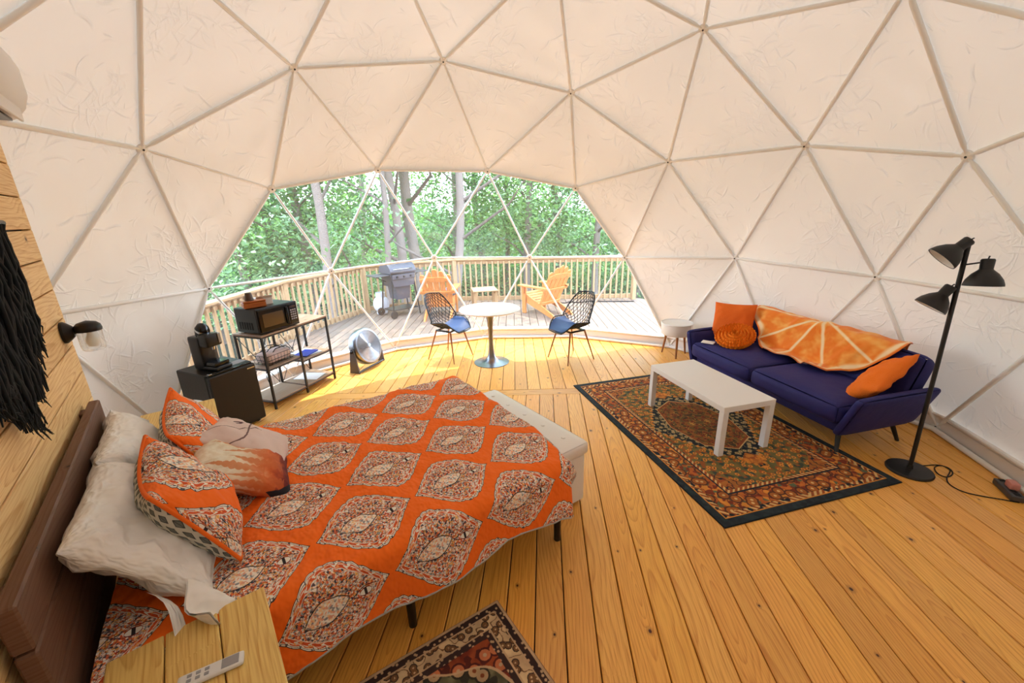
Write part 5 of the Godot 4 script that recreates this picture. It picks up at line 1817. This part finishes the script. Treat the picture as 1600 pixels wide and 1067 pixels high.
	for q in [[2.60, 1.31], [2.688, 1.343], [2.776, 1.373], [2.801, 1.429], [2.736, 1.478], [2.646, 1.48], [2.646, 1.43], [2.718, 1.383], [2.791, 1.389], [2.779, 1.445], [2.631, 1.49], [2.559, 1.538], [2.543, 1.615], [2.597, 1.689], [2.667, 1.755], [2.724, 1.815]]: cpts.append(Vector3(q[0], 0.0045, q[1]))
	var cur := Curve3D.new()
	for i in cpts.size():
		var tan: Vector3 = (cpts[mini(i + 1, cpts.size() - 1)] - cpts[maxi(i - 1, 0)]) / 6.0
		cur.add_point(cpts[i], -tan, tan)
	cur.bake_interval = 0.02
	single("lamp_cord", "thin black power cord looping over the floor from the lamp", "cord", tubes(Array(cur.get_baked_points()), 0.004, 6), M.rubber)
	var ps := thing("power_strip", "dark power strip with a pink plug at the wall's foot", "power strip", Vector3(2.800, 0, 1.735), 0.75)
	part(ps, "strip", softbox(Vector3(0.22, 0.045, 0.07), 0.01, 6, 0.0, xf(Vector3(0, 0.0225, 0))), M.dull_metal)
	part(ps, "plug", softbox(Vector3(0.07, 0.05, 0.05), 0.01, 6, 0.0, xf(Vector3(0.0, 0.068, 0.01))), M.pink_plastic)
	for i in 3: part(ps, "socket", box(Vector3(0.03, 0.003, 0.03), 0.0005, 0, Vector3(-0.085 + i * 0.085 if i != 1 else -0.045, 0.046, 0)), M.rubber)

	# white round side table behind the sofa's far arm
	var sd := thing("side_table", "white drum side table on wooden legs behind the sofa's far arm", "table", Vector3(2.810, 0, -1.440), 0.3)
	part(sd, "drum", lathed([Vector2(0, 0.30), Vector2(0.185, 0.30), Vector2(0.195, 0.31), Vector2(0.200, 0.44), Vector2(0.195, 0.455), Vector2(0.18, 0.452), Vector2(0, 0.450)], 40), M.white_paint)
	part(sd, "rim", lathed([Vector2(0.200, 0.445), Vector2(0.207, 0.452), Vector2(0.200, 0.462), Vector2(0.190, 0.455)], 40), M.white_paint)
	for k in 3:
		var a := TAU * k / 3 + 0.4
		part(sd, "leg", tubes([Vector3(cos(a) * 0.13, 0.30, sin(a) * 0.13), Vector3(cos(a) * 0.175, 0, sin(a) * 0.175)], [0.017, 0.011], 10), M.leg_wood)

func rug_mesh(w: float, l: float, y: float) -> ArrayMesh:
	var st := begin()
	var nz := noise(FastNoiseLite.TYPE_SIMPLEX, 1.2, 61, 2)
	sheet(st, 20, 30, func(u: float, v: float): return Vector3((u - 0.5) * w, y + 0.0015 * nz.get_noise_2d(u * 3.0, v * 3.0), (0.5 - v) * l), func(u: float, v: float): return Vector2(u, 1.0 - v))
	st.set_smooth_group(-1)
	for e in [[Vector3(-w / 2, 0, l / 2), Vector3(w / 2, 0, l / 2)], [Vector3(w / 2, 0, l / 2), Vector3(w / 2, 0, -l / 2)], [Vector3(w / 2, 0, -l / 2), Vector3(-w / 2, 0, -l / 2)], [Vector3(-w / 2, 0, -l / 2), Vector3(-w / 2, 0, l / 2)]]:
		var a: Vector3 = e[0]
		var b: Vector3 = e[1]
		quad(st, a + Vector3(0, 0.001, 0), b + Vector3(0, 0.001, 0), b + Vector3(0, y, 0), a + Vector3(0, y, 0))
	return done(st)

# ------------------------------------------------------------------ outside
func leaf_cluster(seedn: int, count: int, spread: float, size: float) -> ArrayMesh:
	var r := RandomNumberGenerator.new()
	r.seed = seedn
	var st := begin()
	st.set_smooth_group(-1)
	for i in count:
		var c := Vector3(r.randfn(0, 1), r.randfn(0, 0.7), r.randfn(0, 1)) * spread * 0.5
		var b := Basis.from_euler(Vector3(r.randf_range(-0.9, 0.9), r.randf_range(0, TAU), r.randf_range(-0.6, 0.6)))
		var s := size * r.randf_range(0.7, 1.3)
		var p := [Vector3(0, 0, -s * 0.5), Vector3(s * 0.27, s * 0.05, -s * 0.05), Vector3(0, -s * 0.06, s * 0.5), Vector3(-s * 0.27, s * 0.05, -s * 0.05)]
		for k in 4: p[k] = b * p[k] + c
		tri(st, p[0], p[3], p[2])
		tri(st, p[0], p[2], p[1])
	return done(st)

var clusters := []

func foliage(par: Node, called: String, spots: Array, cl: Mesh, dark: Color, light: Color):
	var places := []
	var tints := []
	for s in spots:
		var sc: float = s[1]
		places.append(Transform3D(Basis.from_euler(Vector3(rnd(-0.3, 0.3), rnd(0, TAU), rnd(-0.3, 0.3))) * Basis.from_scale(Vector3.ONE * sc), s[0]))
		var c := dark.lerp(light, rnd(0, 1))
		tints.append(c)
	mass(par, called, cl, M.leaf, places, tints)

func ground_y(x: float, z: float) -> float:
	var d := Vector2(x, z).length()
	return -1.5 - 0.02 * maxf(d - 8.0, 0.0) + 0.0011 * pow(maxf(d - 14.0, 0.0), 2.0)

func build_outside():
	var g := structure("ground", "leafy forest floor below the deck")
	var gs := begin()
	sheet(gs, 60, 60, func(u: float, v: float): 
		var x := (u - 0.5) * 120.0
		var z := (0.5 - v) * 120.0
		return Vector3(x, ground_y(x, z), z), func(u: float, v: float): return Vector2(u, v) * 30.0)
	part(g, "soil", done(gs), M.forest_floor)
	clusters = [leaf_cluster(1, 22, 0.55, 0.13), leaf_cluster(2, 26, 0.60, 0.105), leaf_cluster(3, 18, 0.9, 0.20)]
	var eye := Vector3(-1.195, 0, 2.688)
	# [direction x, z, distance, trunk radius, lean, crown: how many clusters, lowest height, width, leaf look, label]
	var trees := [
		[-0.086, -0.996, 13.0, 0.13, 0.02, 420, 0.6, 2.2, 1, "bushy bright tree with a mid brown trunk, left of the grill"],
		[-0.036, -0.999, 10.6, 0.12, -0.03, 220, 3.6, 2.4, 0, "straight pale trunked tree beyond the rail post left of the grill"],
		[0.084, -0.996, 10.8, 0.085, 0.01, 120, 4.2, 1.8, 0, "slender pale tree rising directly behind the grill"],
		[0.117, -0.993, 12.0, 0.14, -0.02, 240, 3.8, 2.4, 1, "medium grey trunked tree just right of the slender pale one"],
		[0.148, -0.989, 13.5, 0.20, 0.0, 260, 3.8, 2.6, 0, "thickest grey trunked tree, above the left garden chair"],
		[0.235, -0.972, 17.0, 0.15, 0.04, 520, 0.8, 2.4, 0, "leafy tree with low branches, above the round table"],
		[0.300, -0.954, 20.0, 0.18, -0.02, 420, 1.2, 2.8, 1, "forked tree in the middle of the wood, over the two garden chairs"],
		[0.352, -0.936, 19.0, 0.12, 0.05, 420, 0.6, 2.4, 2, "bright lime young tree behind the back railing"],
		[0.405, -0.914, 16.0, 0.15, 0.0, 420, 1.0, 2.4, 0, "dark stemmed tree above the right garden chair's left arm"],
		[0.470, -0.882, 18.5, 0.18, -0.04, 560, 0.6, 2.8, 1, "dense dark green tree behind the right garden chair"],
		[0.545, -0.838, 15.0, 0.13, 0.03, 520, 0.5, 2.4, 0, "broad dim tree by the right edge of the window"],
		[-0.140, -0.990, 14.0, 0.12, 0.02, 620, 0.0, 2.3, 1, "lush green tree over the left railing"],
		[-0.200, -0.980, 12.5, 0.11, -0.03, 560, -0.3, 2.0, 2, "light green tree at the left edge of the window"],
		[-0.262, -0.965, 14.5, 0.13, 0.0, 560, -0.5, 2.4, 1, "deep green tree seen over the microwave"],
		[0.625, -0.780, 18.0, 0.15, 0.0, 420, 0.2, 2.6, 0, "greyish tree half hidden by the window's right edge"],
		[0.040, -0.999, 22.0, 0.16, 0.03, 420, 0.8, 2.8, 1, "distant leafy tree between the pale trunks"],
		[0.232, -0.973, 11.2, 0.13, 0.06, 170, 6.2, 3.4, 0, "tall tree left of the slatted table, its high crown shading the deck"]]
	var darks := [Color(0.09, 0.17, 0.09), Color(0.07, 0.14, 0.08), Color(0.17, 0.28, 0.13)]
	var lights := [Color(0.50, 0.64, 0.38), Color(0.40, 0.57, 0.33), Color(0.62, 0.75, 0.42)]
	for t in trees:
		var p := eye + Vector3(t[0], 0, t[1]) * float(t[2])
		p.y = ground_y(p.x, p.z)
		var tr := thing("tree", t[9], "tree", p, 0.0, "trees beyond the deck")
		var H := 10.5
		var bend := []
		var rad := []
		for k in 12:
			var f := k / 11.0
			bend.append(Vector3(t[4] * H * f + 0.09 * sin(f * 9.0 + t[2]), H * f - 0.1, 0.07 * sin(f * 7.0 + t[3] * 40.0)))
			rad.append(t[3] * (1.0 - 0.55 * f) * (1.25 if k == 0 else 1.0))
		var trunk := part(tr, "trunk", tubes(bend, rad, 10), M.bark)
		var spots := []
		for k in 7:
			var f := 0.22 + 0.10 * k
			var a := rnd(0, TAU)
			var b0: Vector3 = bend[int(f * 11)]
			var len := rnd(0.9, 1.0) * float(t[7]) * (0.75 if k < 2 else 0.9)
			var b1 := b0 + Vector3(cos(a) * len * 0.6, len * 0.35, sin(a) * len * 0.6)
			var b2 := b0 + Vector3(cos(a + 0.3) * len, len * 0.6, sin(a + 0.3) * len)
			part(trunk, "branch", tubes([b0, b1, b2], [t[3] * 0.35, t[3] * 0.22, t[3] * 0.08], 6), M.bark)
			spots.append([b2, rnd(0.9, 1.3)])
		for i in int(t[5] * 0.75):
			var y := lerpf(t[6] + 1.5, 9.5, pow(rnd(0, 1), 1.25))
			var wy: float = t[7] * (0.55 + 0.45 * sin(clampf((y - t[6]) / 8.0, 0, 1) * PI))
			var a := rnd(0, TAU)
			var rr := wy * sqrt(rnd(0.05, 1.0))
			spots.append([Vector3(t[4] * y + cos(a) * rr, y, sin(a) * rr), rnd(0.8, 1.5)])
		foliage(tr, "foliage", spots, clusters[0 if t[8] != 2 else 1], darks[t[8]], lights[t[8]])
	# shrubs on the slope behind the railing, and the wood further off
	var un := Node3D.new()
	un.name = "undergrowth"
	add_child(un)
	tag(un, "undergrowth and shrubs filling the slope behind the railing", "undergrowth", "", "stuff")
	var sp := []
	for i in 2200:
		var az := rnd(-0.62, 0.95)
		var d := lerpf(15.0, 22.0, sqrt(rnd(0, 1)))
		var p := eye + Vector3(sin(az), 0, -cos(az)) * d
		var lump := 0.5 + 0.5 * sin(az * 23.0 + d * 0.9) * cos(az * 9.0 - d)
		p.y = ground_y(p.x, p.z) + rnd(0.0, 1.0) * (0.7 + 1.6 * lump)
		if Vector2(p.x, p.z).length() < 9.2: continue
		sp.append([p, rnd(0.9, 1.5)])
	foliage(un, "shrub_leaves", sp, clusters[1], Color(0.08, 0.16, 0.08), Color(0.46, 0.60, 0.32))
	var far := []
	for i in 2400:
		var az := rnd(-0.75, 1.1)
		var d := lerpf(23.0, 34.0, rnd(0, 1))
		var p := eye + Vector3(sin(az), 0, -cos(az)) * d
		var gap := 0.5 + 0.5 * sin(az * 31.0) * sin(az * 13.0 + 1.0)
		p.y = ground_y(p.x, p.z) + rnd(0.0, 1.0) * (2.6 + 3.6 * gap)
		far.append([p, rnd(1.3, 2.2)])
	foliage(un, "distant_leaves", far, clusters[2], Color(0.12, 0.24, 0.13), Color(0.42, 0.56, 0.34))

	# railings
	rail_run("deck_railing", "left deck railing of pine balusters running from the rack towards the grill", [Vector3(-3.62, 0, -1.60), Vector3(-3.02, 0, -2.78), Vector3(-2.20, 0, -4.76), Vector3(-0.92, 0, -6.24)])
	rail_run("deck_railing", "short deck railing behind the grill and the left garden chair", [Vector3(-0.92, 0, -6.24), Vector3(1.0, 0, -6.38)])
	rail_run("deck_railing", "long back deck railing behind the right garden chair", [Vector3(1.0, 0, -6.38), Vector3(4.66, 0, -4.78)])

func rail_run(called: String, label: String, pts: Array):
	var r := thing(called, label, "railing", Vector3.ZERO, 0.0, "deck railings")
	for i in pts.size() - 1:
		var a: Vector3 = pts[i]
		var b: Vector3 = pts[i + 1]
		var d := (b - a)
		var l := d.length()
		var yaw := atan2(-d.z, d.x)
		var t := Transform3D(Basis(Vector3.UP, yaw), (a + b) / 2.0)
		part(r, "cap_rail", box(Vector3(l + 0.05, 0.036, 0.14), 0.004, 0, Vector3(0, 0.955, 0)), M.rail_wood, t)
		part(r, "top_rail", box(Vector3(l, 0.088, 0.036), 0.003, 0, Vector3(0, 0.893, 0.0)), M.rail_wood, t)
		part(r, "bottom_rail", box(Vector3(l, 0.088, 0.036), 0.003, 0, Vector3(0, 0.075, 0.0)), M.rail_wood, t)
		var n := int(l / 0.122)
		var bal := []
		for k in 3: bal.append(box(Vector3(0.036, 0.88, 0.036), 0.003, 1))
		for k in range(1, n):
			part(r, "baluster", bal[k % 3], M.rail_wood, t * xf(Vector3(-l / 2 + l * k / n, 0.47, 0.036)))
		if i == 0 or pts.size() > 2:
			part(r, "post", box(Vector3(0.09, 1.2, 0.09), 0.004, 1), M.rail_wood, Transform3D(t.basis, a + Vector3(0, 0.335, 0)))
	part(r, "post", box(Vector3(0.09, 1.2, 0.09), 0.004, 1), M.rail_wood, Transform3D(Basis.IDENTITY, pts[pts.size() - 1] + Vector3(0.0, 0.335, 0.03)))

func make_garden_chair() -> Node3D:
	# local z is the front
	var c := thing("garden_chair", "", "chair", Vector3.ZERO, 0.0, "slatted garden chairs on the deck")
	for sx in [-1, 1]:
		# a stringer from the front of the seat down to the ground at the back
		var poly := PackedVector2Array([Vector2(0.34, 0.36), Vector2(0.36, 0.25), Vector2(-0.46, 0.0), Vector2(-0.56, 0.0), Vector2(-0.50, 0.07), Vector2(0.20, 0.37)])
		part(c, "stringer", prismed(poly, -0.016, 0.016, Transform3D(Basis(Vector3.UP, -PI / 2), Vector3(sx * 0.245, 0, 0)), 0.5), M.adirondack_wood)
		part(c, "front_leg", box(Vector3(0.032, 0.54, 0.10), 0.004, 1, Vector3(sx * 0.28, 0.27, 0.26)), M.adirondack_wood)
		part(c, "arm", prismed(PackedVector2Array([Vector2(-0.06, 0.36), Vector2(0.075, 0.36), Vector2(0.08, 0.10), Vector2(0.05, -0.36), Vector2(-0.02, -0.38), Vector2(-0.05, 0.1)]) if sx > 0 else PackedVector2Array([Vector2(0.06, 0.36), Vector2(-0.075, 0.36), Vector2(-0.08, 0.10), Vector2(-0.05, -0.36), Vector2(0.02, -0.38), Vector2(0.05, 0.1)]), -0.565, -0.540, Transform3D(Basis(Vector3.RIGHT, PI / 2), Vector3(sx * 0.29, 0, 0)), 0.5), M.adirondack_wood)
		part(c, "arm_bracket", box(Vector3(0.025, 0.14, 0.06), 0.003, 1, Vector3(sx * 0.308, 0.47, 0.26)), M.adirondack_wood)
	for i in 6:
		var f := i / 5.0
		part(c, "seat_slat", box(Vector3(0.53, 0.022, 0.078), 0.004, 0), M.adirondack_wood, xf(Vector3(0, lerpf(0.375, 0.235, f), lerpf(0.32, -0.13, f)), Vector3(-17, 0, 0)))
	var bt := Transform3D(Basis(Vector3.RIGHT, deg_to_rad(-26)), Vector3(0, 0.20, -0.14))
	for i in 5:
		var x := (i - 2) * 0.106
		var top: float = [0.74, 0.82, 0.86, 0.82, 0.74][i]
		var lean := (i - 2) * 0.014
		var w := 0.048
		var poly := PackedVector2Array([Vector2(x - w, 0), Vector2(x + w, 0), Vector2(x + w + lean + 0.002, top - 0.04), Vector2(x + lean + w * 0.6, top - 0.008), Vector2(x + lean, top), Vector2(x + lean - w * 0.6, top - 0.008), Vector2(x - w + lean - 0.002, top - 0.04)])
		part(c, "back_slat", prismed(poly, -0.011, 0.011, bt, 0.5, Vector2(i / 6.0, 0.3)), M.adirondack_wood)
	part(c, "back_rail", box(Vector3(0.66, 0.05, 0.03), 0.004, 0, Vector3(0, 0.36, -0.027)), M.adirondack_wood, bt)
	part(c, "back_rail", prismed(PackedVector2Array([Vector2(-0.29, 0.60), Vector2(0.29, 0.60), Vector2(0.29, 0.655), Vector2(0.15, 0.70), Vector2(-0.15, 0.70), Vector2(-0.29, 0.655)]), -0.036, -0.012, bt, 0.5), M.adirondack_wood)
	part(c, "back_rail", box(Vector3(0.52, 0.07, 0.025), 0.004, 0, Vector3(0, 0.05, -0.024)), M.adirondack_wood, bt)
	return c

func build_terrace_things():
	var a := make_garden_chair()
	a.position = Vector3(0.43, 0, -5.28)
	a.rotation.y = deg_to_rad(159)
	tag(a, "orange-stained slatted garden chair next to the grill, its back to the window")
	var b: Node3D = a.duplicate()
	b.name = numbered("garden_chair")
	add_child(b)
	b.position = Vector3(2.32, 0, -4.52)
	b.rotation.y = deg_to_rad(199)
	tag(b, "orange-stained slatted garden chair right of the low slatted table, back to the window")
	single("bag", "small grey cushion bag resting on the left garden chair's seat", "bag", softbox(Vector3(0.26, 0.16, 0.20), 0.07, 8, 0.01), M.cushion_grey, xf(Vector3(0.66, 0.43, -5.42), Vector3(10, 20, 8)))
	var st := thing("slatted_table", "low sunlit slatted table between the two garden chairs", "table", Vector3(1.33, 0, -5.25), deg_to_rad(-10))
	for i in 6: part(st, "slat", box(Vector3(0.50, 0.022, 0.075), 0.004, 0, Vector3(0, 0.44, -0.21 + i * 0.084)), M.rail_wood)
	for sx in [-1, 1]:
		part(st, "apron", box(Vector3(0.03, 0.07, 0.44), 0.003, 2, Vector3(sx * 0.21, 0.394, 0)), M.rail_wood)
		for sz in [-1, 1]: part(st, "leg", box(Vector3(0.06, 0.43, 0.03), 0.003, 1, Vector3(sx * 0.215, 0.215, sz * 0.19)), M.rail_wood)

	# gas grill in the corner of the deck
	var gr := thing("gas_grill", "dark gas grill with side shelves in the corner of the deck", "grill", Vector3(-0.30, 0, -5.72), deg_to_rad(24))
	for sx in [-1, 1]:
		for sz in [-1, 1]:
			part(gr, "leg", tubes([Vector3(sx * 0.24, 0.72, sz * 0.17), Vector3(sx * 0.30, 0.06 if sx < 0 else 0.0, sz * 0.22)], 0.014, 8), M.black_metal)
	part(gr, "firebox", prismed(PackedVector2Array([Vector2(-0.27, 0.84), Vector2(-0.22, 0.60), Vector2(0.22, 0.60), Vector2(0.27, 0.84)]), -0.20, 0.20), M.grill_grey)
	var lid := PackedVector2Array()
	for i in 13: lid.append(Vector2(cos(PI * i / 12.0) * 0.23, 0.855 + sin(PI * i / 12.0) * 0.20))
	part(gr, "lid", prismed(lid, -0.28, 0.28, Transform3D(Basis(Vector3.UP, PI / 2), Vector3.ZERO), 1.0, Vector2.ZERO, true), M.grill_grey)
	part(gr, "lid_handle", tubes([Vector3(-0.20, 0.93, 0.20), Vector3(-0.19, 0.94, 0.25), Vector3(0.19, 0.94, 0.25), Vector3(0.20, 0.93, 0.20)], 0.010, 8), M.chrome)
	for sx in [-1, 1]:
		part(gr, "side_shelf", box(Vector3(0.30, 0.022, 0.36), 0.006, 0, Vector3(sx * 0.43, 0.835, 0)), M.dull_metal)
		part(gr, "shelf_bracket", tubes([Vector3(sx * 0.27, 0.70, 0), Vector3(sx * 0.50, 0.822, 0)], 0.008, 6), M.black_metal)
	part(gr, "control_panel", box(Vector3(0.50, 0.09, 0.03), 0.006, 0, Vector3(0, 0.79, 0.215)), M.grill_grey)
	for i in 3: part(gr, "knob", lathed([Vector2(0, 0), Vector2(0.022, 0), Vector2(0.018, 0.025), Vector2(0, 0.025)], 12), M.black_plastic, xf(Vector3(-0.15 + i * 0.15, 0.79, 0.23), Vector3(90, 0, 0)))
	part(gr, "grease_box", prismed(PackedVector2Array([Vector2(-0.17, 0.60), Vector2(-0.14, 0.34), Vector2(0.14, 0.34), Vector2(0.17, 0.60)]), -0.14, 0.14), M.grill_grey)
	part(gr, "bottom_rack", box(Vector3(0.56, 0.02, 0.36), 0.003, 0, Vector3(0, 0.14, 0)), M.black_metal)
	for sz in [-1, 1]:
		part(gr, "wheel", lathed([Vector2(0.02, -0.018), Vector2(0.07, -0.02), Vector2(0.078, 0.0), Vector2(0.07, 0.02), Vector2(0.02, 0.018)], 20, Transform3D(Basis(Vector3.RIGHT, PI / 2), Vector3(-0.31, 0.078, sz * 0.255))), M.rubber)
	var tk := thing("gas_tank", "white gas tank standing on the deck by the grill's wheels", "tank", Vector3(-0.66, 0, -5.98))
	var pr := [Vector2(0, 0.0), Vector2(0.10, 0.0), Vector2(0.11, 0.03)]
	for i in 9:
		var an := -PI / 2 * 0.75 + (PI * 0.75) * i / 8.0
		pr.append(Vector2(0.06 + 0.10 * cos(an), 0.20 + 0.15 * sin(an)))
	pr.append(Vector2(0.02, 0.36))
	pr.append(Vector2(0, 0.36))
	part(tk, "shell", lathed(pr, 28), M.tank_white)
	part(tk, "collar", lathed([Vector2(0.085, 0.33), Vector2(0.095, 0.34), Vector2(0.090, 0.44), Vector2(0.084, 0.44)], 24), M.tank_white)
	part(tk, "valve", lathed([Vector2(0.018, 0.35), Vector2(0.018, 0.40), Vector2(0.028, 0.405), Vector2(0.024, 0.43), Vector2(0, 0.432)], 12), M.chrome)
	single("garden_hose", "dark thin hose lying along the foot of the back railing", "hose", tubes([Vector3(2.9, 0.012, -5.25), Vector3(3.1, 0.012, -5.05), Vector3(3.25, 0.012, -5.12), Vector3(3.35, 0.012, -4.98), Vector3(3.7, 0.012, -4.95), Vector3(4.1, 0.012, -4.72), Vector3(4.5, 0.012, -4.50)], 0.012, 8), M.rubber)
